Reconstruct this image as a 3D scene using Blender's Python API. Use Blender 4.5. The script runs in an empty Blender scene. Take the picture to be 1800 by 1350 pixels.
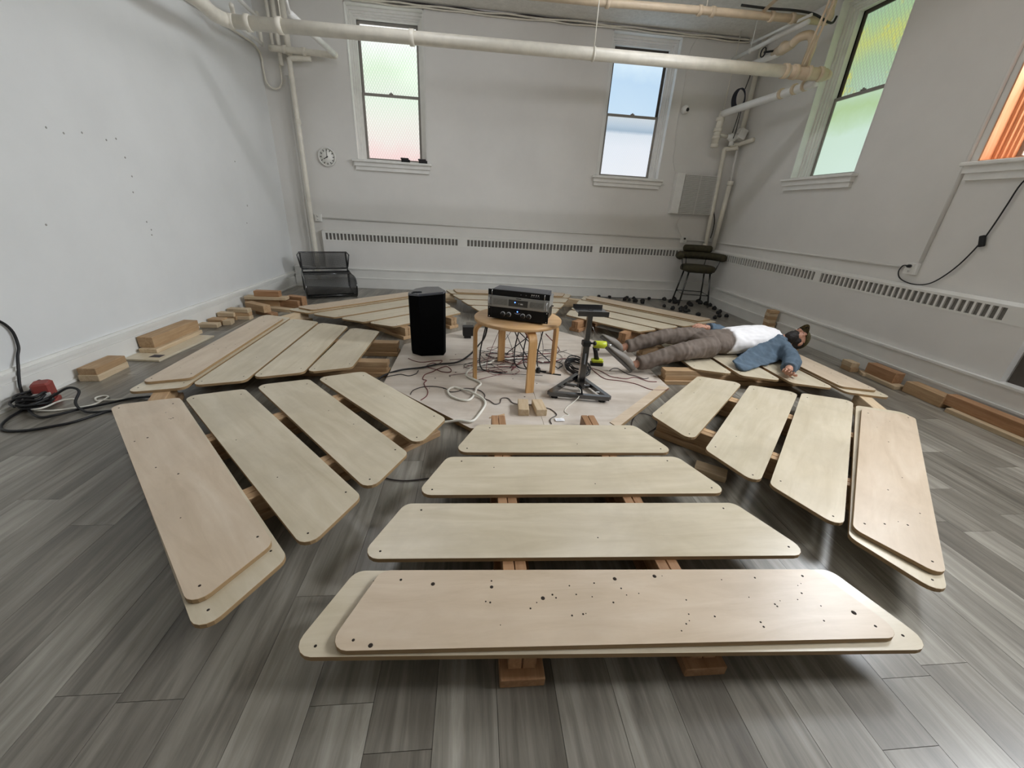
import bpy, math, random
from mathutils import Vector, Matrix, noise
random.seed(7)
C = bpy.context.scene.collection
SC = bpy.context.scene
PI = math.pi
# ------------------------------------------------------------------ camera
cam = bpy.data.cameras.new('camera'); cam.sensor_width = 36; cam.lens = 36*692.36/1800
cam.clip_start = 0.02
co = bpy.data.objects.new('camera', cam); C.objects.link(co)
F = Vector((0.0986275, 0.90966425, -0.40346445)); Rr = Vector((0.9950186, -0.08423535, 0.05331401)); U = Rr.cross(F)
m = Matrix((Rr, U, -F)).transposed().to_4x4(); m.translation = Vector((0, 0, 1.348)); co.matrix_world = m
SC.camera = co
# ------------------------------------------------------------------ view, world
SC.view_settings.view_transform = 'Standard'; SC.view_settings.look = 'None'
SC.view_settings.gamma = 1; SC.view_settings.use_curve_mapping = False
SC.view_settings.exposure = -0.13
SC.cycles.max_bounces = 10; SC.cycles.diffuse_bounces = 7; SC.cycles.glossy_bounces = 4
SC.cycles.sample_clamp_indirect = 4.0; SC.cycles.use_denoising = True
w = bpy.data.worlds.new('sky'); SC.world = w; w.use_nodes = True
w.node_tree.nodes['Background'].inputs[0].default_value = (0.75, 0.85, 1, 1)
w.node_tree.nodes['Background'].inputs[1].default_value = 0.6
PANE = dict(w1=1.5, w2=1.3, w3=1.0, w4=5.5)      # brightness of the daylight in the windows in view
REAR = 12.0                                        # glow of the unseen windows added to brighten the room
FILL_LAMP_W = 7.0                                      # each added ceiling lamp, out of view above the ring, watts

# area lamps added in two window-wall openings to throw daylight steeply down
def daylight_lamp(y, watts, col, tgt, spread=125, x=4.40):
    L = bpy.data.lights.new('daylight', 'AREA'); L.shape = 'RECTANGLE'; L.size = 0.78; L.size_y = 1.6; L.energy = watts; L.color = col; L.spread = math.radians(spread)
    o = bpy.data.objects.new('daylight', L); C.objects.link(o); o.location = (x, y, 2.82)
    o.rotation_euler = (Vector(tgt)-o.location).to_track_quat('-Z', 'Y').to_euler()
daylight_lamp(0.775, 95, (0.95, 0.975, 1.0), (2.6, 1.2, 0.4))
daylight_lamp(2.985, 95, (0.84, 0.92, 1.0), (-1.8, 3.45, 0.2), 110)

# ------------------------------------------------------------------ mesh builder
class MB:
    def __init__(s): s.v = []; s.f = []; s.m = []; s.sm = []; s.cur = 0; s.M = None; s.smooth = False
    def V(s, p):
        p = Vector(p)
        if s.M is not None: p = s.M @ p
        s.v.append(tuple(p)); return len(s.v)-1
    def F(s, *i): s.f.append(tuple(i)); s.m.append(s.cur); s.sm.append(s.smooth)
    def box(s, a, b, bev=0.0):
        x0, y0, z0 = a; x1, y1, z1 = b
        if x0 > x1: x0, x1 = x1, x0
        if y0 > y1: y0, y1 = y1, y0
        if z0 > z1: z0, z1 = z1, z0
        if bev <= 0:
            i = [s.V(p) for p in ((x0,y0,z0),(x1,y0,z0),(x1,y1,z0),(x0,y1,z0),(x0,y0,z1),(x1,y0,z1),(x1,y1,z1),(x0,y1,z1))]
            for q in ((3,2,1,0),(4,5,6,7),(0,1,5,4),(1,2,6,5),(2,3,7,6),(3,0,4,7)): s.F(*[i[k] for k in q])
        else:
            # bevelled top and bottom rims + vertical edges (octagonal outline)
            e = bev
            out = [(x0+e,y0),(x1-e,y0),(x1,y0+e),(x1,y1-e),(x1-e,y1),(x0+e,y1),(x0,y1-e),(x0,y0+e)]
            cx, cy = (x0+x1)/2, (y0+y1)/2
            inn = [(px + (e if px < cx else -e)*0.7, py + (e if py < cy else -e)*0.7) for px, py in out]
            s.rings([[(x,y,z0) for x,y in inn],[(x,y,z0+e) for x,y in out],[(x,y,z1-e) for x,y in out],[(x,y,z1) for x,y in inn]])
    def rings(s, R, caps=True, closed=True):
        I = [[s.V(p) for p in r] for r in R]; n = len(R[0])
        for a, b in zip(I, I[1:]):
            for k in range(n if closed else n-1):
                s.F(a[k], a[(k+1) % n], b[(k+1) % n], b[k])
        if caps and closed: s.F(*reversed(I[0])); s.F(*I[-1])
    def prism(s, poly, z0, z1, bev=0.0, side_mat=None):
        c = s.cur
        if bev > 0:
            cx = sum(p[0] for p in poly)/len(poly); cy = sum(p[1] for p in poly)/len(poly)
            def ins(p):
                d = math.hypot(p[0]-cx, p[1]-cy) or 1
                return (p[0]-(p[0]-cx)/d*bev, p[1]-(p[1]-cy)/d*bev)
            R = [[(x,y,z0) for x,y in map(ins,poly)], [(x,y,z0+bev) for x,y in poly], [(x,y,z1-bev) for x,y in poly], [(x,y,z1) for x,y in map(ins,poly)]]
        else: R = [[(x,y,z0) for x,y in poly], [(x,y,z1) for x,y in poly]]
        I = [[s.V(p) for p in r] for r in R]; n = len(poly)
        s.F(*reversed(I[0])); s.F(*I[-1])
        if side_mat is not None: s.cur = side_mat
        for a, b in zip(I, I[1:]):
            for k in range(n): s.F(a[k], a[(k+1) % n], b[(k+1) % n], b[k])
        s.cur = c
    def tube(s, P, r, n=8, closed=False, caps=True, flat=None):
        P = [Vector(p) for p in P]; N = len(P)
        if not isinstance(r, (list, tuple)): r = [r]*N
        sm = s.smooth; s.smooth = True
        T = []
        for i in range(N):
            a = P[(i-1) % N] if (closed or i > 0) else P[i]; b = P[(i+1) % N] if (closed or i < N-1) else P[i]
            t = (b-a); T.append(t.normalized() if t.length > 1e-9 else Vector((0,0,1)))
        up = Vector((0,0,1)) if abs(T[0].z) < 0.9 else Vector((1,0,0))
        u = T[0].cross(up).normalized()
        R = []
        for i in range(N):
            u = (u - T[i]*u.dot(T[i]));
            u = u.normalized() if u.length > 1e-6 else T[i].orthogonal().normalized()
            v = T[i].cross(u)
            ring = []
            for k in range(n):
                a = 2*PI*k/n
                q = u*math.cos(a)*r[i] + v*math.sin(a)*r[i]
                if flat: q.z *= flat
                ring.append(tuple(P[i]+q))
            R.append(ring)
        if closed: R.append(R[0]); caps = False
        s.rings(R, caps); s.smooth = sm
    def lathe(s, prof, c=(0,0,0), n=20, axis='z'):
        c = Vector(c); R = []
        for r, z in prof:
            ring = []
            for k in range(n):
                a = 2*PI*k/n
                p = (r*math.cos(a), r*math.sin(a), z)
                if axis == 'y': p = (p[0], -p[2], p[1])
                if axis == 'x': p = (-p[2], p[0], p[1])
                ring.append(tuple(c+Vector(p)))
            R.append(ring)
        sm = s.smooth; s.smooth = True; s.rings(R); s.smooth = sm
    def ell(s, c, r, n=14, rows=9, M=None):
        c = Vector(c); R = []
        for j in range(rows+1):
            a = -PI/2+PI*j/rows; a = max(-PI/2+0.06, min(PI/2-0.06, a))
            ring = []
            for k in range(n):
                b = 2*PI*k/n
                p = Vector((math.cos(a)*math.cos(b)*r[0], math.cos(a)*math.sin(b)*r[1], math.sin(a)*r[2]))
                if M is not None: p = M @ p
                ring.append(tuple(c+p))
            R.append(ring)
        sm = s.smooth; s.smooth = True; s.rings(R); s.smooth = sm
    def mesh(s, name, mats):
        me = bpy.data.meshes.new(name); me.from_pydata(s.v, [], s.f)
        for mt in (mats if isinstance(mats, (list, tuple)) else [mats]): me.materials.append(mt)
        me.polygons.foreach_set('material_index', s.m)
        me.polygons.foreach_set('use_smooth', s.sm)
        me.update(); return me
    def obj(s, name, mats, parent=None, loc=None, rz=None):
        o = bpy.data.objects.new(name, s.mesh(name, mats)); C.objects.link(o)
        if parent is not None: o.parent = parent
        if loc is not None: o.location = loc
        if rz is not None: o.rotation_euler = (0, 0, rz)
        return o
def tag(o, label=None, cat=None, group=None, kind=None):
    if label: o['label'] = label
    if cat: o['category'] = cat
    if group: o['group'] = group
    if kind: o['kind'] = kind
    return o
def thing(name, label, cat, loc=(0,0,0), rz=0, group=None):
    o = bpy.data.objects.new(name, None); C.objects.link(o); o.empty_display_size = 0.05
    o.location = loc; o.rotation_euler = (0,0,rz)
    return tag(o, label, cat, group)
def struct(o): o['kind'] = 'structure'; return o
def stuff(o): o['kind'] = 'stuff'; return o
def rot(p, a): return (p[0]*math.cos(a)-p[1]*math.sin(a), p[0]*math.sin(a)+p[1]*math.cos(a))
def spline(P, sub=6, closed=False):
    P = [Vector(p) for p in P]; n = len(P); out = []
    rng = range(n if closed else n-1)
    for i in rng:
        p0 = P[(i-1) % n] if closed or i > 0 else P[0]; p1 = P[i]; p2 = P[(i+1) % n]; p3 = P[(i+2) % n] if closed or i+2 < n else P[-1]
        for k in range(sub):
            t = k/sub
            out.append(0.5*((2*p1)+(-p0+p2)*t+(2*p0-5*p1+4*p2-p3)*t*t+(-p0+3*p1-3*p2+p3)*t**3))
    if not closed: out.append(P[-1])
    return out
def rounded(poly, r, n=5):
    """corner-rounded copy of a convex ccw polygon"""
    out = []; N = len(poly)
    for i in range(N):
        p = Vector(poly[i]); a = Vector(poly[i-1]); b = Vector(poly[(i+1) % N])
        da = (a-p).normalized(); db = (b-p).normalized()
        ang = da.angle(db); L = r/math.tan(ang/2)
        c = p+(da+db).normalized()*(r/math.sin(ang/2))
        s0 = p+da*L-c; s1 = p+db*L-c
        a0 = math.atan2(s0.y, s0.x); a1 = math.atan2(s1.y, s1.x)
        d = (a1-a0+PI) % (2*PI)-PI
        for k in range(n+1):
            t = a0+d*k/n; out.append((c.x+r*math.cos(t), c.y+r*math.sin(t)))
    return out

# ------------------------------------------------------------------ materials
MATS = {}
def srgb(h):
    c = [((h >> s) & 255)/255 for s in (16, 8, 0)]
    return tuple(x/12.92 if x < 0.04045 else ((x+0.055)/1.055)**2.4 for x in c)+(1,)
class NT:
    def __init__(s, name):
        s.m = bpy.data.materials.new(name); s.m.use_nodes = True; s.t = s.m.node_tree; s.b = s.t.nodes['Principled BSDF']
        s.out = s.t.nodes['Material Output']
    def n(s, typ, **kw):
        nd = s.t.nodes.new(typ)
        for k, v in kw.items():
            if k.startswith('i_'): nd.inputs[int(k[2:]) if k[2:].isdigit() else k[2:].replace('_', ' ')].default_value = v
            else: setattr(nd, k, v)
        return nd
    def l(s, a, b): s.t.links.new(a, b)
    def coords(s, kind='Object', scale=(1,1,1), rot=(0,0,0)):
        tc = s.n('ShaderNodeTexCoord'); mp = s.n('ShaderNodeMapping'); mp.inputs['Scale'].default_value = scale; mp.inputs['Rotation'].default_value = rot
        s.l(tc.outputs[kind], mp.inputs['Vector']); return mp.outputs[0]
    def pos(s, scale=(1,1,1), rot=(0,0,0)):
        g = s.n('ShaderNodeNewGeometry'); mp = s.n('ShaderNodeMapping'); mp.inputs['Scale'].default_value = scale; mp.inputs['Rotation'].default_value = rot
        s.l(g.outputs['Position'], mp.inputs['Vector']); return mp.outputs[0]
    def noise(s, vec, scale=5, detail=4, rough=0.55, dist=0.0):
        nd = s.n('ShaderNodeTexNoise'); nd.inputs['Scale'].default_value = scale; nd.inputs['Detail'].default_value = detail
        nd.inputs['Roughness'].default_value = rough; nd.inputs['Distortion'].default_value = dist
        s.l(vec, nd.inputs['Vector']); return nd.outputs['Fac']
    def ramp(s, fac, stops):
        r = s.n('ShaderNodeValToRGB'); e = r.color_ramp.elements
        while len(e) < len(stops): e.new(0.5)
        for k, (p, c) in enumerate(stops): e[k].position = p; e[k].color = c if isinstance(c, tuple) else srgb(c)
        s.l(fac, r.inputs[0]); return r.outputs[0]
    def mix(s, fac, a, b, mode='MIX'):
        x = s.n('ShaderNodeMix', data_type='RGBA', blend_type=mode)
        for inp, v in ((x.inputs[0], fac), (x.inputs[6], a), (x.inputs[7], b)):
            if isinstance(v, (int, float)): inp.default_value = v
            elif isinstance(v, tuple): inp.default_value = v
            else: s.l(v, inp)
        return x.outputs[2]
    def math(s, op, a, b=0.0):
        x = s.n('ShaderNodeMath', operation=op)
        for inp, v in ((x.inputs[0], a), (x.inputs[1], b)):
            if isinstance(v, (int, float)): inp.default_value = v
            else: s.l(v, inp)
        return x.outputs[0]
    def bump(s, h, strength=0.2, dist=0.01):
        b = s.n('ShaderNodeBump'); b.inputs['Strength'].default_value = strength; b.inputs['Distance'].default_value = dist
        s.l(h, b.inputs['Height']); s.l(b.outputs[0], s.b.inputs['Normal'])
def plain(name, col, rough=0.5, metal=0.0, var=0.12, scale=8, spec=0.5, bump=0.0):
    if name in MATS: return MATS[name]
    t = NT(name); c = srgb(col)
    f = t.noise(t.coords('Object'), scale, 4)
    d = tuple(x*(1-var) for x in c[:3])+(1,); h = tuple(min(1, x*(1+var)) for x in c[:3])+(1,)
    t.l(t.ramp(f, [(0.3, d), (0.7, h)]), t.b.inputs['Base Color'])
    t.b.inputs['Roughness'].default_value = rough; t.b.inputs['Metallic'].default_value = metal
    t.b.inputs['Specular IOR Level'].default_value = spec
    if bump: t.bump(t.noise(t.coords('Object'), scale*6, 3), bump, 0.004)
    MATS[name] = t.m; return t.m
def wood(name, c0, c1, c2, along='x', rough=0.55, stretch=14, scale=3.0, spec=0.4, spots=0.5, tint=0.10):
    t = NT(name)
    sc = {'x': (1, stretch, stretch), 'y': (stretch, 1, stretch), 'z': (stretch, stretch, 1)}[along]
    oi = t.n('ShaderNodeObjectInfo')
    tc = t.n('ShaderNodeTexCoord'); add = t.n('ShaderNodeVectorMath', operation='ADD')
    t.l(tc.outputs['Object'], add.inputs[0])
    cmb = t.n('ShaderNodeCombineXYZ'); r17 = t.math('MULTIPLY', oi.outputs['Random'], 37.0)
    for k in range(3): t.l(r17, cmb.inputs[k])
    t.l(cmb.outputs[0], add.inputs[1])
    mp = t.n('ShaderNodeMapping'); mp.inputs['Scale'].default_value = sc; t.l(add.outputs[0], mp.inputs['Vector'])
    grain = t.noise(mp.outputs[0], scale, 6, 0.62, 0.6)
    col = t.ramp(grain, [(0.25, c0), (0.5, c1), (0.78, c2)])
    blot = t.noise(add.outputs[0], 2.6, 5, 0.6, 0.4)
    col = t.mix(t.math('MULTIPLY', t.ramp(blot, [(0.45, (0,0,0,1)), (0.72, (1,1,1,1))]), spots), col, tuple(x*0.72 for x in srgb(c0)[:3])+(1,))
    v = t.math('ADD', t.math('MULTIPLY', oi.outputs['Random'], tint*2), 1-tint)
    cv = t.n('ShaderNodeCombineColor')
    for k in range(3): t.l(v, cv.inputs[k])
    col = t.mix(1.0, col, cv.outputs[0], 'MULTIPLY')
    t.l(col, t.b.inputs['Base Color'])
    t.b.inputs['Roughness'].default_value = rough; t.b.inputs['Specular IOR Level'].default_value = spec
    t.bump(grain, 0.06, 0.003)
    MATS[name] = t.m; return t.m
def wall_paint(name, col, mark=0.0):
    t = NT(name); p = t.pos()
    c = srgb(col); n = t.noise(p, 1.3, 5, 0.6)
    base = t.ramp(n, [(0.3, tuple(x*0.95 for x in c[:3])+(1,)), (0.7, tuple(min(1,x*1.03) for x in c[:3])+(1,))])
    if mark:
        v = t.n('ShaderNodeTexVoronoi', feature='F1'); v.inputs['Scale'].default_value = 1.7; t.l(p, v.inputs['Vector'])
        msk = t.math('LESS_THAN', v.outputs['Distance'], 0.022)
        base = t.mix(t.math('MULTIPLY', msk, mark), base, srgb(0x77736c))
    t.l(base, t.b.inputs['Base Color']); t.b.inputs['Roughness'].default_value = 0.55; t.b.inputs['Specular IOR Level'].default_value = 0.25
    t.bump(t.noise(p, 60, 4), 0.08, 0.003)
    return t.m
M_wall = wall_paint('wall_paint', 0xdedcd8)
M_walll = wall_paint('wall_paint_left', 0xdcdddc, 0.6)
M_trim = plain('trim_paint', 0xe0dfda, 0.35, var=0.05, scale=3)
M_white = plain('white_paint', 0xe4e3df, 0.4, var=0.05)
M_pipe = plain('pipe_paint', 0xdfdacd, 0.35, var=0.08, scale=10, bump=0.05)
M_pipetan = plain('pipe_paint_tan', 0xd2c0a6, 0.4, var=0.1, scale=10, bump=0.08)
def ceiling_mat():
    t = NT('ceiling_plaster'); p = t.pos()
    n = t.noise(p, 18, 6, 0.7)
    t.l(t.ramp(n, [(0.3, 0xd6d4ce), (0.65, 0xe9e7e2)]), t.b.inputs['Base Color'])
    t.b.inputs['Roughness'].default_value = 0.8; t.bump(n, 0.5, 0.02); return t.m
M_ceil = ceiling_mat()
def plank_mat():
    t = NT('vinyl_plank')
    oi = t.n('ShaderNodeObjectInfo'); g = t.n('ShaderNodeNewGeometry')
    add = t.n('ShaderNodeVectorMath', operation='ADD'); cm = t.n('ShaderNodeCombineXYZ')
    t.l(t.math('MULTIPLY', oi.outputs['Random'], 53.0), cm.inputs[1]); t.l(t.math('MULTIPLY', oi.outputs['Random'], 11.0), cm.inputs[0])
    t.l(g.outputs['Position'], add.inputs[0]); t.l(cm.outputs[0], add.inputs[1])
    mp = t.n('ShaderNodeMapping'); mp.inputs['Scale'].default_value = (15, 1.1, 1); t.l(add.outputs[0], mp.inputs['Vector'])
    n1 = t.noise(mp.outputs[0], 1.6, 7, 0.65, 0.7)
    mp2 = t.n('ShaderNodeMapping'); mp2.inputs['Scale'].default_value = (5, 0.8, 1); t.l(add.outputs[0], mp2.inputs['Vector'])
    n2 = t.noise(mp2.outputs[0], 1.2, 3, 0.5, 0.3)
    c = t.ramp(n1, [(0.25, 0x625e57), (0.48, 0x87837a), (0.62, 0x9b978e), (0.8, 0xb0ada5)])
    c2 = t.ramp(n2, [(0.3, (0.62,0.60,0.58,1)), (0.7, (1.15,1.14,1.13,1))])
    c = t.mix(1.0, c, c2, 'MULTIPLY')
    v = t.ramp(oi.outputs['Random'], [(0, (0.66,0.645,0.62,1)), (0.5, (0.9,0.893,0.88,1)), (1, (1.15,1.16,1.16,1))])
    c = t.mix(1.0, c, v, 'MULTIPLY')
    t.l(c, t.b.inputs['Base Color']); t.b.inputs['Roughness'].default_value = 0.30; t.b.inputs['Specular IOR Level'].default_value = 0.6
    t.bump(n1, 0.05, 0.002); return t.m
M_plank = plank_mat()
M_joint = plain('joint_dark', 0x3d3934, 0.8)
M_ply = wood('birch_ply', 0xbfb297, 0xccc0a8, 0xd8cdb8, 'x', 0.30, 7, 2.2, 0.65, 0.42, 0.05)
M_plypink = wood('birch_ply_tan', 0xc0ac92, 0xcebba3, 0xd9c9b4, 'x', 0.34, 6, 2.2, 0.6, 0.30, 0.04)
M_plyfloor = wood('platform_ply', 0xb8aa9c, 0xcabfb2, 0xdad2c9, 'x', 0.32, 5, 1.6, 0.5, 0.5, 0.02)
def ply_edge():
    t = NT('ply_edge'); p = t.coords('Object')
    sx = t.n('ShaderNodeSeparateXYZ'); t.l(p, sx.inputs[0])
    z = t.math('FRACT', t.math('MULTIPLY', sx.outputs[2], 1/0.0052))
    z2 = t.math('GREATER_THAN', z, 0.5)
    c = t.mix(z2, srgb(0x8a6f4d), srgb(0xb79b73))
    n = t.noise(t.coords('Object', (4,4,60)), 3, 3)
    c = t.mix(t.math('MULTIPLY', n, 0.5), c, srgb(0x6f5638))
    t.l(c, t.b.inputs['Base Color']); t.b.inputs['Roughness'].default_value = 0.7; return t.m
M_edge = ply_edge()
M_pine = wood('pine', 0x9a7a58, 0xb39470, 0xc7ab88, 'x', 0.55, 12, 3, 0.35, 0.35, 0.12)
M_pinel = wood('pine_light', 0xb29a78, 0xc9b394, 0xd9c6aa, 'x', 0.55, 12, 3, 0.35, 0.3, 0.10)
M_pinered = wood('pine_red', 0x8a6444, 0xa37c5a, 0xb89472, 'x', 0.55, 12, 3, 0.35, 0.3, 0.12)
M_beech = wood('beech', 0xb98a52, 0xcda069, 0xd9b27f, 'z', 0.35, 10, 4, 0.5, 0.15, 0.04)
M_beecht = wood('beech_top', 0xb0885a, 0xc59e70, 0xd2b086, 'x', 0.35, 8, 3, 0.5, 0.15, 0.04)
M_black = plain('black_plastic', 0x0b0b0d, 0.42, var=0.2)
M_blackm = plain('black_metal', 0x08080b, 0.24, 0.0, var=0.1, spec=0.8)
_b = M_blackm.node_tree.nodes['Principled BSDF']; _b.inputs['Coat Weight'].default_value = 1.0; _b.inputs['Coat Roughness'].default_value = 0.14; _b.inputs['Coat IOR'].default_value = 1.55
M_amp = plain('amp_black', 0x0a0a0c, 0.5, var=0.1, spec=0.25)
M_grille = plain('speaker_grille', 0x030304, 0.9, var=0.3, scale=200, spec=0.1)
M_dark = plain('dark_gap', 0x0a0a0a, 0.9)
M_hole = plain('screw_hole', 0x2b2119, 0.9)
M_rubber = plain('rubber', 0x1a1a1a, 0.7)
M_silver = plain('silver_panel', 0x9a9a98, 0.35, 0.5, var=0.05)
M_chrome = plain('chrome', 0xc8c8c8, 0.2, 1.0, var=0.05)
M_wire = plain('cable_black', 0x141416, 0.5)
M_wirered = plain('wire_red', 0x6b2b2c, 0.5)
M_wiredk = plain('wire_dark', 0x332a2c, 0.5)
M_wirew = plain('cable_white', 0xdedbd0, 0.45)
M_green = plain('tool_green', 0xb9c22c, 0.4, var=0.06)
M_olive = plain('olive_velvet', 0x3a3522, 0.85, var=0.25, scale=25, bump=0.2)
M_red = plain('red_plastic', 0x8e3f38, 0.5)
M_sash = plain('sash_metal', 0x8a8680, 0.4, var=0.08)
M_sashd = plain('sash_dark', 0x4b433c, 0.5, var=0.1)
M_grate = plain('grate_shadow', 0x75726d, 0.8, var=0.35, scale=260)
M_foil = plain('carton_label', 0x35333c, 0.5)
def emit(name, col, s):
    t = NT(name); t.b.inputs['Base Color'].default_value = (0,0,0,1)
    t.b.inputs['Emission Color'].default_value = srgb(col); t.b.inputs['Emission Strength'].default_value = s; return t.m
M_led = emit('blue_led', 0x3f6dff, 14)
M_tube = emit('fill_lamp_tube', 0xf4f6ff, 34.0)

# ------------------------------------------------------------------ ceiling batten lamps added out of view to brighten the room
XL, XR, YB, YF, ZC = -3.0, 4.25, 7.1, -2.8, 3.86
def batten(x, y, lab):
    t = thing('added_ceiling_lamp', lab, 'lamp', (x, y, ZC))
    b = MB(); b.box((-0.6,-0.05,-0.05),(0.6,0.05,0)); b.obj('housing', M_white, t)
    b = MB(); b.tube([(-0.57,0,-0.075),(0.57,0,-0.075)], 0.018, 10); b.obj('tube', M_tube, t)
    L = bpy.data.lights.new('fill_lamp_light', 'AREA'); L.shape = 'RECTANGLE'; L.size = 1.14; L.size_y = 0.08; L.energy = FILL_LAMP_W; L.color = (0.96, 0.97, 1.0)
    lo = bpy.data.objects.new('fill_lamp_light', L); C.objects.link(lo); lo.parent = t; lo.location = (0,0,-0.1)
batten(-1.0, 4.5, 'added unseen ceiling batten lamp above the ring, on the side of the blank wall')
batten(2.0, 4.5, 'added unseen ceiling batten lamp above the ring, on the window side')

# ------------------------------------------------------------------ room shell
WIN_B = [(-1.815, -0.755), (1.94, 3.0)]
WIN_R = [(4.69, 5.70), (2.48, 3.49), (0.27, 1.28), (-1.94, -0.93)]
ZS, ZT = 1.93, 3.80
def wall_with_holes(name, wins, lo, hi, fn, mat):
    """boxes round the openings; fn(u0,z0,u1,z1) -> (a,b) box corners"""
    b = MB(); us = sorted(wins); cur = lo
    for u0, u1 in us:
        b.box(*fn(cur, 0, u0, ZC)); b.box(*fn(u0, 0, u1, ZS)); b.box(*fn(u0, ZT, u1, ZC)); cur = u1
    b.box(*fn(cur, 0, hi, ZC))
    return struct(b.obj(name, mat))
wall_with_holes('wall_back', WIN_B, XL, XR, lambda u0,z0,u1,z1: ((u0,YB,z0),(u1,YB+0.3,z1)), M_wall)
wall_with_holes('wall_right', WIN_R, YF, YB, lambda u0,z0,u1,z1: ((XR,u0,z0),(XR+0.3,u1,z1)), M_wall)
b = MB(); b.box((XL-0.2,YF,0),(XL,YB,ZC)); struct(b.obj('wall_left', M_walll))
b = MB(); b.box((XL,YF-0.2,0),(XR,YF,ZC)); struct(b.obj('wall_front', M_wall))
b = MB(); b.box((XL-0.2,YF-0.2,ZC),(XR+0.3,YB+0.3,ZC+0.2)); struct(b.obj('ceiling', M_ceil))
b = MB(); b.box((XL-0.2,YF-0.2,-0.2),(XR+0.3,YB+0.3,-0.004)); floor = struct(b.obj('floor', M_joint))
# floor planks
PW, PLN, GAP = 0.1815, 1.22, 0.0007
def plank_mesh(L, W):
    b = MB(); b.box((-W/2+GAP,-L/2+GAP,-0.004),(W/2-GAP,L/2-GAP,0.0)); return b
far = MB()
full = plank_mesh(PLN, PW).mesh('floor_plank', M_plank)
nx = int((XR-XL)/PW)+1
cnt = 0
for i in range(nx):
    x = XL+PW*(i+0.5); W = PW
    if x+W/2 > XR: W = XR-(x-W/2); x = XR-W/2
    if W < 0.02: continue
    off = random.random()*PLN
    y = YF-off
    while y < YB:
        a, e = max(y, YF), min(y+PLN, YB); y += PLN
        if e-a < 0.02: continue
        if e < 0.35:
            far.box((x-W/2+GAP,a+GAP,-0.004),(x+W/2-GAP,e-GAP,0)); continue
        me = full if (e-a > PLN-1e-4 and W > PW-1e-4) else plank_mesh(e-a, W).mesh('floor_plank', M_plank)
        o = bpy.data.objects.new('floor_plank', me); C.objects.link(o); o.parent = floor; o.location = (x,(a+e)/2,0); cnt += 1
stuff(far.obj('floor_planks_behind', M_plank, floor))
print('planks', cnt)

# baseboards
def stepped(name, pts, parent=None):
    """pts: list of boxes"""
    b = MB()
    for a, c in pts: b.box(a, c)
    return struct(b.obj(name, M_trim))
stepped('baseboard_left', [((XL,YF,0),(XL+0.028,YB,0.155)),((XL,YF,0.155),(XL+0.02,YB,0.19)),((XL,YF,0.19),(XL+0.042,YB,0.215)),((XL,YF,0.215),(XL+0.02,YB,0.235)),((XL,YF,0),(XL+0.04,YB,0.02))])
YC = 7.03     # face of the convector casing on the back wall
stepped('baseboard_back', [((XL+0.042,YC-0.045,0),(XR-0.07,YB,0.155)),((XL+0.042,YC-0.05,0.155),(XR-0.07,YB,0.17)),((XL+0.042,YC-0.03,0.17),(XR-0.07,YB,0.30)),((XL+0.042,YC-0.04,0.30),(XR-0.07,YB,0.318))])
XC = 4.18
stepped('baseboard_right', [((XC-0.045,YF,0),(XR,YB,0.125)),((XC-0.055,YF,0.125),(XR,YB,0.145)),((XC-0.03,YF,0.145),(XR,YB,0.285)),((XC-0.045,YF,0.285),(XR,YB,0.305))])

# convectors ------------------------------------------------------------
def convector(name, label, grilles, length, M, z0=0.318):
    """local: x along the wall, -y into the room, 0 = wall face"""
    t = thing(name, label, 'radiator'); t.matrix_world = M
    D = 0.07
    b = MB(); b.box((0,-D,z0),(length,0,0.735)); b.obj('front_panel', M_wall, t)
    b = MB(); xs = [0]
    for g in grilles: xs += [g[0], g[1]]
    xs.append(length)
    for k in range(0, len(xs), 2): b.box((xs[k],-D-0.004,0.735),(xs[k+1],0,0.87))
    for g in grilles: b.box((g[0],-D-0.004,0.735),(g[1],0,0.752)); b.box((g[0],-D-0.004,0.852),(g[1],0,0.87))
    b.rings([[(0,-D-0.004,0.87),(0,-D-0.004,0.873),(0,-0.02,0.895),(0,0,0.895),(0,0,0.87)],[(length,-D-0.004,0.87),(length,-D-0.004,0.873),(length,-0.02,0.895),(length,0,0.895),(length,0,0.87)]])
    b.obj('top_rail', M_trim, t)
    b2 = MB()
    for g in grilles:
        n = int(round((g[1]-g[0])/0.058)); w = (g[1]-g[0])/n
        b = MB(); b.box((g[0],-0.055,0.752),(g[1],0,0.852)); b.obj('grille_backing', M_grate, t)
        b = MB()
        for k in range(n+1):
            x = g[0]+k*w; b.box((max(g[0],x-0.009),-D-0.003,0.752),(min(g[1],x+0.009),-0.055,0.852))
        stuff(b.obj('grille', M_trim, t))
    return t
Mb = Matrix.Translation((-2.46, YB, 0))
convector('convector', 'long white convector casing with slotted grilles along the far wall under two windows', [(0.04,2.18),(2.32,4.49),(4.60,6.10)], 6.64, Mb)
Mr = Matrix.Translation((XR, 7.03, 0)) @ Matrix.Rotation(-PI/2, 4, 'Z')
convector('convector', 'long white convector casing with slotted grilles along the window wall beside the lying man', [(0.24,2.38),(2.46,4.31)], 4.49, Mr, 0.305)
b = MB(); b.box((XR-0.012,1.2,0.305),(XR,2.53,0.62)); o = b.obj('recess_shade_sheet', M_sashd); tag(o, 'dark sheet standing for the shade in the open recess at the end of the window wall convector casing', 'panel')  # flat dark sheet stands for the shade inside the open recess

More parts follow.
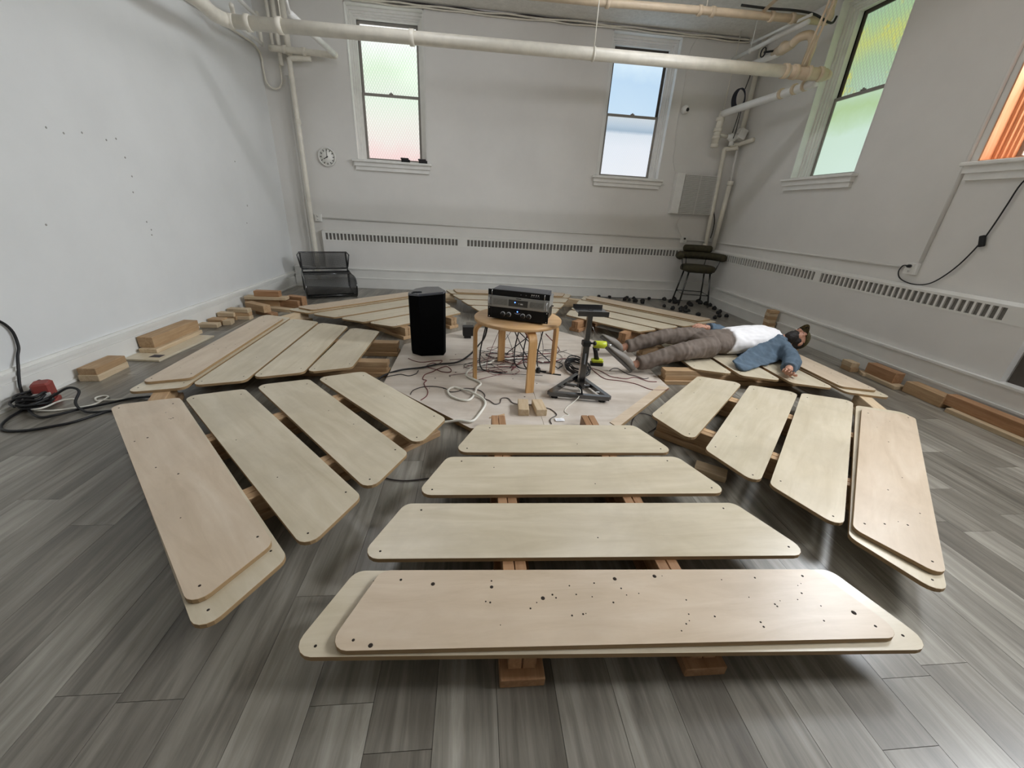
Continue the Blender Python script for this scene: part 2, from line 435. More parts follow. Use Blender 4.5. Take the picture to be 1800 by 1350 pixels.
# windows -----------------------------------------------------------------
def pane_mat(name, strength, stops, mesh_scale=0.0, mesh_amt=0.0, foliage=None, wob=0.35):
    """frosted daylight glass: colour of the daylight by height (generated z), figured-glass pattern"""
    t = NT(name); tc = t.n('ShaderNodeTexCoord'); sx = t.n('ShaderNodeSeparateXYZ'); t.l(tc.outputs['Generated'], sx.inputs[0])
    p = tc.outputs['Object']
    nz = t.noise(p, 3.0, 4, 0.6)
    h = t.math('ADD', sx.outputs[2], t.math('MULTIPLY', t.math('SUBTRACT', nz, 0.5), wob))
    col = t.ramp(h, stops)
    if foliage:
        f = t.noise(p, foliage[0], 5, 0.7); msk = t.ramp(f, [(0.52, (0,0,0,1)), (0.60, (1,1,1,1))])
        col = t.mix(msk, col, srgb(foliage[1]))
    if mesh_scale:
        sp = t.n('ShaderNodeSeparateXYZ'); t.l(p, sp.inputs[0])
        a = t.math('SINE', t.math('MULTIPLY', t.math('ADD', sp.outputs[0], t.math('MULTIPLY', sp.outputs[2], 0.6)), mesh_scale))
        c = t.math('SINE', t.math('MULTIPLY', t.math('SUBTRACT', sp.outputs[0], t.math('MULTIPLY', sp.outputs[2], 0.6)), mesh_scale))
        mm = t.math('MULTIPLY', t.math('GREATER_THAN', t.math('MAXIMUM', a, c), 0.8), mesh_amt)
        col = t.mix(mm, col, srgb(0x8a9088))
    t.b.inputs['Base Color'].default_value = (0.05,0.05,0.05,1); t.b.inputs['Roughness'].default_value = 0.2
    t.l(col, t.b.inputs['Emission Color']); t.b.inputs['Emission Strength'].default_value = strength
    return t.m
M_p1u = pane_mat('glass_a_upper', PANE['w1'], [(0.0,0xcfd8cc),(0.35,0xc9dcc4),(0.7,0xdfe6e0),(1.0,0xf4f4f2)], 160, 0.45)
M_p1l = pane_mat('glass_a_lower', PANE['w1'], [(0.0,0xdcc0be),(0.3,0xd8cfca),(0.65,0xd5d6cd),(1.0,0xcddacb)], 160, 0.35)
M_p2u = pane_mat('glass_b_upper', PANE['w2'], [(0.0,0xb7cfe2),(0.5,0xafc9df),(0.8,0xc4d9e8),(1.0,0xe3edf2)], 0, 0)
M_p2l = pane_mat('glass_b_lower', PANE['w2']*0.85, [(0.0,0xe6ebf2),(0.5,0xe2e9f2),(0.72,0xd8e2ec),(0.78,0x9db4c8),(0.86,0xb4c6d6),(1.0,0xcbd6de)], 200, 0.12, None, 0.05)
M_p3u = pane_mat('glass_c_upper', PANE['w3'], [(0.0,0xb0ceb4),(0.35,0xaccb9e),(0.6,0xc6d27c),(0.85,0xaacb98),(1.0,0xa4c6a0)], 150, 0.45, (2.0, 0xd6d663))
M_p3l = pane_mat('glass_c_lower', PANE['w3'], [(0.0,0xd2eadb),(0.5,0xcfe8d6),(0.62,0xc3dfc0),(0.85,0xb2d09c),(1.0,0xbad6b4)], 0, 0)
M_p4 = pane_mat('glass_d_amber', PANE['w4'], [(0.0,0xfff0e0),(1.0,0xfff4ea)], 0, 0)
M_pr2 = pane_mat('glass_unseen_dim', REAR*0.2, [(0.0,0xe2e6ee),(1.0,0xe8ecf2)], 0, 0)
M_pr = pane_mat('glass_unseen', REAR, [(0.0,0xe2e6ee),(1.0,0xe8ecf2)], 0, 0)
def window(name, M, W, pu, plw, frame_mat, dark, warm_glow=False):
    """local: x 0..W across, +y out of the room, z up"""
    t = bpy.data.objects.new(name, None); C.objects.link(t); struct(t); t.matrix_world = M
    lin = M_warm_glow if warm_glow else M_white
    b = MB()
    for x0, x1 in ((-0.002,0.012),(W-0.012,W+0.002)): b.box((x0,0.0,ZS),(x1,0.30,ZT))
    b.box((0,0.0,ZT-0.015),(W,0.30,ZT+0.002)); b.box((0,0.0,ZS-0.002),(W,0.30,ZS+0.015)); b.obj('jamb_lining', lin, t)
    b = MB()
    for d, a in ((0.10,0.035),(0.125,0.06),(0.15,0.08),(0.17,0.10)):
        d1 = 0.23
        b.box((0.012,d,ZS+0.015),(a,d1,ZT-0.015)); b.box((W-a,d,ZS+0.015),(W-0.012,d1,ZT-0.015)); b.box((a,d,ZT-0.015-a),(W-a,d1,ZT-0.015))
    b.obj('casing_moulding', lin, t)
    sx0, sx1, zb, zm, zt = 0.10, W-0.10, ZS+0.015, 2.815, ZT-0.115
    def sash(nm, d, z0, z1, mt, mtop):
        s = 0.036
        b = MB(); b.box((sx0,d,z0),(sx0+s,d+0.03,z1)); b.box((sx1-s,d,z0),(sx1,d+0.03,z1)); b.box((sx0+s,d,z0),(sx1-s,d+0.03,z0+s)); b.obj(nm, mt, t)
        b = MB(); b.box((sx0+s,d-0.004,z1-s),(sx1-s,d+0.034,z1)); b.obj('sash_rail', mtop, t)
    sash('lower_sash', 0.205, zb, zm+0.018, frame_mat, frame_mat)
    sash('upper_sash', 0.245, zm-0.018, zt, dark, dark)
    b = MB(); b.box((sx0+0.03,0.218,zb+0.03),(sx1-0.03,0.224,zm-0.015)); b.obj('pane', plw, t)
    b = MB(); b.box((sx0+0.03,0.258,zm+0.015),(sx1-0.03,0.264,zt-0.03)); b.obj('pane', pu, t)
    b = MB(); b.box((W/2-0.03,0.19,zm+0.018),(W/2+0.03,0.21,zm+0.03)); b.lathe([(0.012,0),(0.012,0.012)],(W/2,0.2,zm+0.03),8); b.obj('sash_lock', M_sash, t)
    b = MB(); e = 0.065
    b.box((-e,-0.085,ZS-0.03),(W+e,0.0,ZS),0.006); b.box((-e+0.025,-0.055,ZS-0.085),(W+e-0.025,0.0,ZS-0.03)); b.box((-e+0.04,-0.035,ZS-0.14),(W+e-0.04,0.0,ZS-0.085)); b.obj('sill', M_white, t)
    b = MB(); b.box((-0.02,0.285,ZS-0.1),(W+0.02,0.3,ZT+0.05)); b.obj('outer_shade', M_dark, t)
    return t
M_warm_glow = wood('casing_warm_glow', 0xd99a6e, 0xe7ab82, 0xf0c09c, 'z', 0.4, 10, 3, 0.4, 0.1, 0.02)  # orange light on the lining and moulding is put into this colour
window('window_1', Matrix.Translation((-1.815,YB,0)), 1.06, M_p1u, M_p1l, M_sash, M_sash)
window('window_2', Matrix.Translation((1.94,YB,0)), 1.06, M_p2u, M_p2l, M_sash, M_sashd)
def MR(y1): return Matrix.Translation((XR,y1,0)) @ Matrix.Rotation(-PI/2, 4, 'Z')
window('window_3', MR(5.70), 1.01, M_p3u, M_p3l, M_sash, M_sashd)
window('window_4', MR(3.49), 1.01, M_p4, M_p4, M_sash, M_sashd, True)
window('unseen_window_5', MR(1.28), 1.01, M_pr, M_pr, M_sash, M_sashd)  # out of view, added for the light of its panes
window('unseen_window_6', MR(-0.93), 1.01, M_pr2, M_pr2, M_sash, M_sashd)  # out of view too, added as a weaker light
# ------------------------------------------------------------------ ring of plywood seats
RC = Vector((0.52, 3.5))
def frame_k(k, dth=0.0):
    a = k*PI/4-PI/2+dth; n = Vector((math.cos(a), math.sin(a))); return n, Vector((-n.y, n.x)), a
SEC = {0:'section nearest the viewer', 1:'near right section', -1:'near left section', -2:'left section by the blank wall',
       -3:'far left section by the mesh chair', 4:'far section behind the amplifiers', 3:'far right section by the bar stool', 2:'right section under the lying man'}
RING = [(1.40,1.703,0.495,0.62),(1.745,2.05,0.635,0.76),(2.105,2.41,0.775,0.90),(2.455,2.76,0.905,1.02)]
# measured corners (inner -t, inner +t, outer -t, outer +t) as (n, t)
MEAS = {0:[[(1.402,-.491),(1.404,.500),(1.702,-.622),(1.713,.629)],[(1.743,-.648),(1.750,.615),(2.045,-.776),(2.061,.738)],[(2.099,-.809),(2.129,.711),(2.396,-.934),(2.442,.855)],[(2.447,-.926),(2.511,.863),(2.739,-1.045),(2.820,.966)]],
 1:[[(1.366,-.418),(1.374,.576),(1.680,-.566),(1.693,.704)],[(1.765,-.608),(1.746,.703),(2.069,-.761),(2.069,.834)],[(2.110,-.716),(2.091,.848),(2.417,-.851),(2.414,.984)],[(2.436,-.888),(2.43,.89),(2.730,-1.021),(2.735,1.03)]],
 -1:[[(1.380,-.551),(1.422,.458),(1.690,-.669),(1.730,.583)],[(1.739,-.677),(1.811,.604),(2.045,-.813),(2.120,.730)],[(2.115,-.797),(2.160,.736),(2.421,-.924),(2.463,.857)],[(2.44,-.90),(2.520,.846),(2.74,-1.02),(2.821,.951)]],
 -2:[[(1.474,-.494),(1.473,.507),(1.785,-.60),(1.781,.625)],[(1.830,-.645),(1.795,.626),(2.150,-.756),(2.110,.748)],[(2.174,-.781),(2.125,.796),(2.490,-.885),(2.430,.893)],[(2.51,-.91),(2.444,.924),(2.83,-1.02),(2.749,1.012)]],
 2:[[(1.43,-.40),(1.433,.60),(1.745,-.51),(1.75,.71)],[(1.79,-.535),(1.79,.72),(2.103,-.64),(2.10,.85)],[(2.149,-.679),(2.15,.86),(2.460,-.790),(2.46,.98)],[(2.490,-.85),(2.49,.99),(2.806,-.961),(2.80,1.11)]]}
OFF = {3:(0.10,0.06),4:(0.10,-0.04),-3:(0.055,0.0)}      # sections farther out: radial and sideways shift
def ring_board(k, i):
    if k in MEAS: return MEAS[k][i]
    d0, d1, h0, h1 = RING[i]; dr, dt = OFF[k]
    return [(d0+dr,-h0+dt),(d0+dr,h0+dt),(d1+dr,-h1+dt),(d1+dr,h1+dt)]
ROW = ['innermost','second','third','outermost']
def holes(pts, z):
    b = MB()
    for (x, y, r) in pts: b.lathe([(r,-0.004),(r,0.0006),(r*0.5,0.0007)], (x,y,z), 8)
    return b
def board(k, q, z, label, mats, group, r=0.05, extra=()):
    n, t, a = frame_k(k)
    cn = sum(p[0] for p in q)/4; ct = sum(p[1] for p in q)/4
    # local: x along t, y along -n ... keep right handed: (t, -n)
    def L(p): return (p[1]-ct, -(p[0]-cn))
    poly = [L(q[2]), L(q[3]), L(q[1]), L(q[0])]
    poly = rounded(poly, r, 5)
    b = MB(); b.prism(poly, -0.018, 0.0, 0.0012, 1)
    c = RC+n*cn+t*ct
    o = b.obj('plywood_board', mats, None, (c.x, c.y, z), math.atan2(t.y, t.x))
    tag(o, label, 'board', group)
    hp = []
    for p in q:
        lx, ly = L(p); f = 1-0.075/max(0.2, abs(lx)); hp.append((lx*f, ly*0.74, 0.0045))
    for ex in extra: hp.append((ex[0], ex[1], ex[2]))
    h = holes(hp, 0).obj('screw_holes', M_hole, o); stuff(h)
    return o
rnd = random.Random(3)
for k in (0,1,-1,-2,2,-3,3,4):
    for i in range(4):
        ex = []
        for _ in range(rnd.choice((0,1,1,2))): ex.append((rnd.uniform(-.4,.4), rnd.uniform(-.09,.09), 0.003))
        board(k, ring_board(k,i), 0.145, f'pale plywood board, {ROW[i]} of the {SEC[k]}', [M_ply, M_edge], 'plywood boards of the seating ring', extra=ex)
UP = {0:[(2.466,-.832),(2.523,.782),(2.740,-.935),(2.790,.880)],-1:[(2.448,-.873),(2.533,.762),(2.749,-1.01),(2.81,.853)],1:[(2.442,-.844),(2.459,.80),(2.727,-.927),(2.756,.93)],
      -2:[(2.537,-.815),(2.47,.807),(2.80,-.913),(2.733,.902)],2:[(2.50,-.782),(2.50,.90),(2.775,-.868),(2.775,.99)],3:[(2.575,-.78),(2.575,.90),(2.86,-.88),(2.86,.98)],
      4:[(2.57,-.85),(2.57,.78),(2.85,-.95),(2.85,.86)],-3:[(2.545,-.83),(2.545,.836),(2.80,-.92),(2.80,.91)]}
for k, q in UP.items():
    ex = []
    if k == 0:
        for _ in range(40): ex.append((rnd.uniform(-.55,.72), rnd.uniform(-.11,.11), rnd.uniform(.0016,.0035)))
        ex += [(-.42,.08,.006),(.02,.095,.007),(.17,.1,.007),(-.25,.03,.007),(-.62,.1,.007),(-.78,-.1,.007),(.8,-.07,.008)]
    else:
        for _ in range(9): ex.append((rnd.uniform(-.7,.7), rnd.uniform(-.1,.1), rnd.uniform(.002,.005)))
    board(k, q, 0.1648, f'shorter tan board atop the outermost board, {SEC[k]}', [M_plypink, M_edge], 'tan plywood boards of the seating ring', 0.045, ex)
# bearers under the boards
def bearer(k, t0, n0, n1, style, label, mat=None, foot=0.14):
    n, t, a = frame_k(k); L = n1-n0; mat = mat or M_pine
    c = RC+n*(n0+n1)/2+t*t0
    th = thing('support_beam', label, 'beam', (c.x, c.y, 0), math.atan2(n.y, n.x), 'timber bearers under the seating ring')
    if style == 'edge':
        for s in (-1, 1):
            b = MB(); b.box((-L/2, s*0.023-0.0215, 0.0385),(L/2-0.02, s*0.023+0.0215, 0.1265),0.003); b.obj('stud', mat, th)
    else:
        for z0, z1 in ((0.0385,0.082),(0.0825,0.1265)):
            b = MB(); b.box((-L/2+(0.01 if z0<0.05 else 0), -0.045, z0),(L/2-0.02, 0.045, z1),0.003); b.obj('stud', mat, th)
    b = MB(); b.box((-L/2, -foot/2, 0),(L/2+0.01, foot/2, 0.038),0.003); b.obj('foot_plate', mat, th)
B_ = [(0,-.355,1.25,2.765,'edge','left'),(0,.242,1.24,2.765,'edge','right'),(1,-.345,1.41,2.76,'edge','near'),(1,.33,1.41,2.76,'edge','far'),
      (-1,-.30,1.43,2.76,'edge','far'),(-1,.34,1.43,2.76,'edge','near'),(-2,.295,1.235,2.76,'stack','near'),(-2,-.22,1.24,2.76,'stack','far'),
      (2,-.36,1.17,2.76,'stack','near'),(2,.30,1.22,2.76,'stack','far'),(3,-.31,1.36,2.84,'edge','right'),(3,.33,1.36,2.84,'edge','left'),
      (4,-.3,1.38,2.84,'edge','right'),(4,.3,1.38,2.84,'edge','left'),(-3,.36,1.37,2.80,'edge','near'),(-3,-.3,1.37,2.80,'edge','far')]
for k, t0, n0, n1, st, sd in B_:
    bearer(k, t0, n0, n1, st, f'timber bearer on a flat foot, {sd} one of two under the {SEC[k]}', M_pinered if k in (0,3,4) else M_pine)
# bridging boards between sections, under the outer boards
def bridge(ka, kb, label, mat, n0=2.74, w=0.13, L=0.55):
    a = (ka+kb)/2*PI/4-PI/2 if abs(ka-kb) < 4 else (3.5*PI/4-PI/2 if (ka,kb) != (4,-3) else 4.5*PI/4-PI/2)
    n = Vector((math.cos(a), math.sin(a))); c = RC+n*n0
    b = MB(); b.box((-L/2,-w/2,0),(L/2,w/2,0.038),0.003)
    th = thing('bridging_timber', label, 'beam', (c.x,c.y,0), a+PI/2, 'timbers bridging the ring sections')
    b.obj('foot_plate', mat, th)
    b = MB(); b.box((-L/2+0.03,-0.045,0.0385),(L/2-0.03,0.045,0.1262),0.003); b.obj('stud', mat, th)
bridge(-1,-2,'timber bridging the gap between the near left section and the left section', M_pine, 2.74)
bridge(1,2,'timber bridging the gap between the near right section and the right section', M_pinel, 2.77, 0.16)
bridge(-2,-3,'pale timber bridging the gap between the left section and the far left section', M_pinel, 2.82)
bridge(-4+1,-4,'timber bridging the gap between the far left section and the far section', M_pinel, 2.78)
bridge(3,4,'timber bridging the gap between the far section and the far right section', M_pinel, 2.78)
bridge(2,3,'timber bridging the gap between the far right section and the right section behind the man', M_pinered, 2.80)

# ------------------------------------------------------------------ octagonal platform
PC = Vector((0.48, 3.42)); PR = 1.185; PZ = 0.038
th = thing('octagonal_platform', 'low octagonal plywood platform in the middle of the ring, strewn with wires', 'platform', (PC.x, PC.y, 0))
def octa(r): return [(r/math.cos(PI/8)*math.cos(PI/8+j*PI/4), r/math.cos(PI/8)*math.sin(PI/8+j*PI/4)) for j in range(8)]
b = MB(); b.prism(octa(PR-0.012), 0, 0.0185, 0, 1); b.obj('lower_sheet', [M_plyfloor, M_edge], th)
def halfocta(sgn):
    o = octa(PR); x = 0.0
    P = [p for p in o if p[0]*sgn > 0]
    ymax = PR; P.append((0.0012*sgn, PR)); P.append((0.0012*sgn, -PR))
    P.sort(key=lambda p: math.atan2(p[1], p[0]-sgn*0.4)); return P
for s in (-1, 1):
    b = MB(); b.prism(halfocta(s), 0.019, PZ, 0, 1); b.obj('top_sheet', [M_plyfloor, M_edge], th)
a7 = -PI/4; nn = Vector((math.cos(a7), math.sin(a7))); tt = Vector((-nn.y, nn.x))
b = MB(); pts = [nn*(PR-0.075)-tt*0.45, nn*(PR)-tt*0.475, nn*PR+tt*0.475, nn*(PR-0.075)+tt*0.45]
b.prism([(p.x,p.y) for p in pts], PZ+0.0003, PZ+0.005, 0, 1); b.obj('edge_strip', [M_plypink, M_edge], th)
hp = [(rnd.uniform(-.9,.9), rnd.uniform(-.9,.9), rnd.uniform(.004,.008)) for _ in range(26)]
stuff(holes(hp, PZ).obj('screw_holes', M_hole, th))

# ------------------------------------------------------------------ loose timber along the walls
def block(name, label, x, y, z, L, W, Hh, rz, mat, group=None, parts=None, cat='wood block'):
    b = MB(); b.box((-L/2,-W/2,0),(L/2,W/2,Hh),0.003)
    o = b.obj(name, mat, None, (x,y,z), rz); return tag(o, label, cat, group)
GL = 'timber offcuts by the blank wall'
block('timber_offcut','pair of pine offcuts nailed flat together, lying alone near the cable heap', -2.875,3.12,0.0,0.30,0.135,0.05,1.62,M_pinel,GL)
block('timber_offcut','upper pine offcut of the pair lying alone near the cable heap', -2.877,3.125,0.0502,0.29,0.125,0.05,1.60,M_pine,GL)
sh = tag(MB().obj('x', M_ply) if False else block('plywood_offcut','flat plywood sheet on the floor under a thick timber by the blank wall', -2.80,3.76,0.0,0.72,0.30,0.018,1.52,M_ply,None,None,'board'),None)
b = MB(); b.box((-0.30,-0.11,0.0182),(-0.235,-0.02,0.0190)); b.obj('paper_label', M_foil, sh)
block('timber_offcut','thin pine board under the thick timber on the plywood sheet', -2.86,3.87,0.0182,0.62,0.15,0.036,1.55,M_pinel,GL)
block('timber_offcut','thick weathered timber on top of the thin board by the blank wall', -2.885,3.90,0.0545,0.60,0.13,0.095,1.54,M_pine,GL)
lb = [('short pale block, nearest of the row beyond the thick timber',-2.88,4.47,0,.19,.085,.042,.05,M_pinel),
 ('brown block standing behind the nearest pale block of the row',-2.87,4.605,0,.16,.10,.06,-.1,M_pine),
 ('pale block beside the brown block, closer to the ring',-2.755,4.60,0,.085,.11,.05,.2,M_pinel),
 ('lower block of the pair third in the row',-2.86,4.80,0,.2,.09,.042,.05,M_pine),
 ('upper pale block of the pair third in the row',-2.865,4.795,.0422,.18,.085,.042,0,M_pinel),
 ('lower block of the pair fourth in the row against the baseboard',-2.86,4.985,0,.17,.09,.046,.0,M_pine),
 ('upper block of the pair fourth in the row against the baseboard',-2.862,4.98,.0462,.17,.085,.042,-.04,M_pinel),
 ('bottom block of the stack of three beside the row',-2.71,4.83,0,.17,.09,.042,.0,M_pinel),
 ('middle block of the stack of three beside the row',-2.712,4.835,.0422,.165,.085,.042,.05,M_pine),
 ('top block of the stack of three beside the row',-2.708,4.83,.0844,.165,.085,.042,-.03,M_pinel),
 ('brown timber lying under the slanted one, at the foot of the heap',-2.55,5.045,0,.30,.09,.045,-.55,M_pinered),
 ('slanted brown timber in front of the heap',-2.66,5.08,.0452,.36,.09,.085,-.55,M_pine),
 ('flat pale board at the base of the heap near the ring',-2.49,5.27,0,.36,.10,.038,-.30,M_pinel),
 ('reddish timber on edge at the base of the heap',-2.45,5.375,0,.36,.05,.12,-.2,M_pinered),
 ('brown timber at the back of the heap under the flat plank',-2.73,5.38,0,.40,.10,.13,.1,M_pine),
 ('flat pale plank lying across the heap',-2.66,5.34,.1302,.50,.12,.036,.02,M_pinel),
 ('reddish block on the very top of the heap',-2.645,5.35,.1664,.30,.09,.07,.02,M_pinered),
 ('tilted brown board at the ring side of the heap by the mesh chair',-2.36,5.49,0,.24,.09,.15,-.35,M_pinered)]
for lab,x,y,z,L,W,Hh,rz,mt in lb: block('timber_offcut', lab, x, y, z, L, W, Hh, rz, mt, GL)
GR = 'timber offcuts by the window wall'
for j in range(7):
    labs = ['lowest','second lowest','third lowest','fourth from the floor','fifth from the floor','second from the top','topmost']
    block('timber_offcut', f'{labs[j]} small block of the tall stack behind the man', 4.05+rnd.uniform(-.012,.012), 4.98+rnd.uniform(-.01,.01), 0.0+j*0.0422, .12, .10, .042, rnd.uniform(-.25,.25), M_pinel if j % 2 else M_pine, GR)
rb = [('low block beside the tall stack near the head of the man',4.0,4.55,0,.26,.10,.05,1.4,M_pinel),
 ('block under the tan one by the head of the man',3.83,4.25,0,.24,.10,.05,1.2,M_pine),
 ('lower of two small blocks beyond the corner of the right section',3.93,3.53,0,.13,.09,.045,1.5,M_pine),
 ('upper of two small blocks beyond the corner of the right section',3.93,3.54,.0452,.125,.09,.05,1.5,M_pinel),
 ('splintered pale scrap on the floor by the window wall baseboard',3.97,3.40,0,.11,.06,.03,1.1,M_pinel),
 ('flat pale board with a thick block resting on it by the window wall',3.99,3.20,0,.34,.12,.036,1.5,M_pinel),
 ('thick reddish block resting on a flat pale board',4.01,3.25,.0362,.30,.10,.10,1.55,M_pinered),
 ('long brown timber between the thick block and the long beam',4.03,2.84,0,.34,.12,.10,1.52,M_pine),
 ('flat pine board under the end of the long beam',3.97,2.27,0,.66,.10,.036,1.56,M_pinel),
 ('long brown beam lying on a flat board by the window wall',4.03,2.25,.0362,.86,.10,.09,1.57,M_pinered)]
for lab,x,y,z,L,W,Hh,rz,mt in rb: block('timber_offcut', lab, x, y, z, L, W, Hh, rz, mt, GR)
block('timber_offcut','flat timber on the floor between the nearest and near right sections',1.385,1.785,0,.17,.10,.036,-.62,M_pinel)
b = MB()
for y,z in ((3.514,1.702),(3.637,1.686),(3.795,1.713),(4.005,1.693),(4.11,1.716),(4.147,1.582),(4.161,1.44),(3.248,1.079),(4.175,1.07),(4.202,1.001),(4.19,.957),(4.12,1.313),(5.9,1.717),(5.889,1.005)):
    b.lathe([(.006,-.002),(.009,.0006),(.004,.0012)],(XL,y,z),7,'x')
stuff(b.obj('wall_mark', plain('wall_scuff',0x9b9994,0.8), bpy.data.objects['wall_left']))
# small blocks on the platform
GP = 'blocks on the platform'
block('timber_offcut','small pine cube-like block at the foot of the front table leg',0.36,2.49,PZ,.17,.075,.05,1.50,M_pinel,GP)
block('timber_offcut','small pine block beside the first, under the tripod side of the table',0.475,2.49,PZ,.17,.075,.05,1.65,M_pinel,GP)
block('stick','thin brown stick lying by the front edge of the platform',0.17,2.395,PZ,.12,.012,.008,.46,M_pine,None,None,'stick')
# ------------------------------------------------------------------ round table with the amplifiers
TC = (0.357, 3.135); TZ = 0.555
t = thing('round_table', 'round beech table with four bentwood legs carrying the stacked amplifiers', 'table', (TC[0], TC[1], PZ))
H_ = TZ-PZ
b = MB(); b.lathe([(0.335,H_-0.03),(0.352,H_-0.026),(0.355,H_-0.006),(0.35,H_)], (0,0,0), 48); b.obj('tabletop', M_beecht, t)
for (lx, ly) in ((0.446,2.788),(-0.012,3.067),(0.736,3.214),(0.256,3.474)):
    a = math.atan2(ly-TC[1], lx-TC[0]); R = math.hypot(lx-TC[0], ly-TC[1])
    R = 0.362
    prof = []
    for k in range(9):            # outer edge of the bend
        q = PI/2*k/8; prof.append((R-0.085+0.085*math.sin(q), H_-0.0325-0.085+0.085*math.cos(q)))
    outer = [(R-0.17,H_-0.0325)]+prof+[(R,0.0)]
    inner = [(R-0.17,H_-0.0525)]+[(R-0.085+0.061*math.sin(PI/2*k/8), H_-0.0325-0.085+0.061*math.cos(PI/2*k/8)) for k in range(9)]+[(R-0.026,0.0)]
    b = MB(); RR = []
    for o_, i_ in zip(outer, inner):
        RR.append([(o_[0],-0.031,o_[1]),(o_[0],0.031,o_[1]),(i_[0],0.031,i_[1]),(i_[0],-0.031,i_[1])])
    b.rings(RR)
    lg = b.obj('leg', M_beech, t, (0,0,0), a)
# amplifiers
AR = -0.36; AO = Vector((0.335, 2.985))
def amp_frame(z, name, label):
    return thing(name, label, 'amplifier', (AO.x, AO.y, z), AR, 'stacked rack units')
def feet(t, w=0.19, d0=0.05, d1=0.27, h=0.012):
    for x in (-w, w):
        for y in (d0, d1):
            b = MB(); b.lathe([(0.016,0),(0.014,h)], (x,y,0), 10); b.obj('foot', M_rubber, t)
def ears(b, z0, z1):
    for s in (-1, 1):
        b.box((s*0.2413, -0.004, z0),(s*0.212, 0.0, z1))
def text(s_, size, parent, loc, mat, rot=(PI/2,0,0), ext=0.0003):
    cu = bpy.data.curves.new('lettering', 'FONT'); cu.body = s_; cu.size = size; cu.extrude = ext; cu.align_x = 'CENTER'; cu.align_y = 'CENTER'; cu.resolution_u = 2
    tmp = bpy.data.objects.new('tmp_text', cu); C.objects.link(tmp)
    dg = bpy.context.evaluated_depsgraph_get(); me = bpy.data.meshes.new_from_object(tmp.evaluated_get(dg))
    bpy.data.objects.remove(tmp); me.materials.clear(); me.materials.append(mat)
    o = bpy.data.objects.new('lettering', me); C.objects.link(o); o.parent = parent; o.location = loc; o.rotation_euler = rot; return o
M_print = plain('white_print', 0xb8b8b8, 0.6)
M_printd = plain('dark_print', 0x222226, 0.6)
# bottom: black two-unit amplifier with four knobs
t = amp_frame(TZ, 'power_amplifier', 'black power amplifier with four dials, bottom of the stack on the round table')
feet(t)
b = MB(); b.box((-0.215,0,0.012),(0.215,0.30,0.100),0.003); b.obj('housing', M_black, t)
b = MB(); ears(b,0.012,0.100); b.box((-0.212,-0.008,0.012),(0.212,0.0,0.100),0.003); b.obj('front_panel', M_amp, t)
for x in (-0.115,-0.068,0.045,0.092):
    b = MB(); b.lathe([(0.019,0.0),(0.019,0.003)],(x,-0.008,0.052),20,'y'); kn = b.obj('dial_ring', M_print, t)
    b = MB(); b.lathe([(0.0155,0.002),(0.0155,0.012),(0.013,0.016)],(x,-0.008,0.050),20,'y'); b.obj('knob', M_black, t)
b = MB(); b.lathe([(0.004,0),(0.0035,0.004)],(0.0,-0.008,0.08),10,'y'); b.obj('indicator_light', M_led, t)
for dx, w_, z in ((0,0.05,0.067),(0,0.03,0.061)):
    b = MB(); b.box((dx-w_/2,-0.0085,z-0.0011),(dx+w_/2,-0.0079,z+0.0011)); b.obj('printed_line', M_print, t)
b = MB()
for x in (-0.228,0.228):
    for z in (0.022,0.09): b.lathe([(0.005,0),(0.003,0.003)],(x,-0.004,z),8,'y')
b.obj('rack_screw', M_chrome, t)
# middle: silver amplifier
t = amp_frame(TZ+0.1005, 'power_amplifier', 'silver power amplifier with two vent grilles and a dark display, middle of the stack')
b = MB(); b.box((-0.215,0,0.0),(0.215,0.32,0.088),0.003); b.obj('housing', M_silver, t)
b = MB(); ears(b,0,0.088); b.box((-0.212,-0.012,0.0),(0.212,0.0,0.088),0.004); b.obj('front_panel', M_silver, t)
for x0, x1 in ((-0.195,-0.085),(0.095,0.20)):
    b = MB(); b.box((x0,-0.0135,0.02),(x1,-0.011,0.066)); vg = b.obj('vent_grille', M_grate, t)
    b = MB()
    for j in range(9): b.box((x0,-0.0150,0.022+j*0.005),(x1,-0.0136,0.0242+j*0.005))
    stuff(b.obj('slat', M_silver, vg))
b = MB(); b.box((-0.072,-0.0135,0.018),(0.078,-0.011,0.068)); b.obj('display', M_blackm, t)
b = MB(); b.lathe([(0.004,0),(0.0035,0.004)],(-0.022,-0.0135,0.05),10,'y'); b.obj('indicator_light', M_led, t)
b = MB(); b.box((-0.015,-0.0125,0.0745),(0.025,-0.0118,0.081)); b.obj('badge', M_printd, t)
b = MB(); b.box((0.02,-0.0139,0.036),(0.04,-0.0134,0.046)); b.box((0.006,-0.0139,0.04),(0.012,-0.0134,0.046)); b.obj('printed_line', M_print, t)
for s in (-1,1):
    b = MB(); b.tube(spline([(s*0.226,-0.004,0.018),(s*0.226,-0.035,0.024),(s*0.226,-0.035,0.064),(s*0.226,-0.004,0.070)],5),0.006,8); b.obj('handle', M_silver, t)
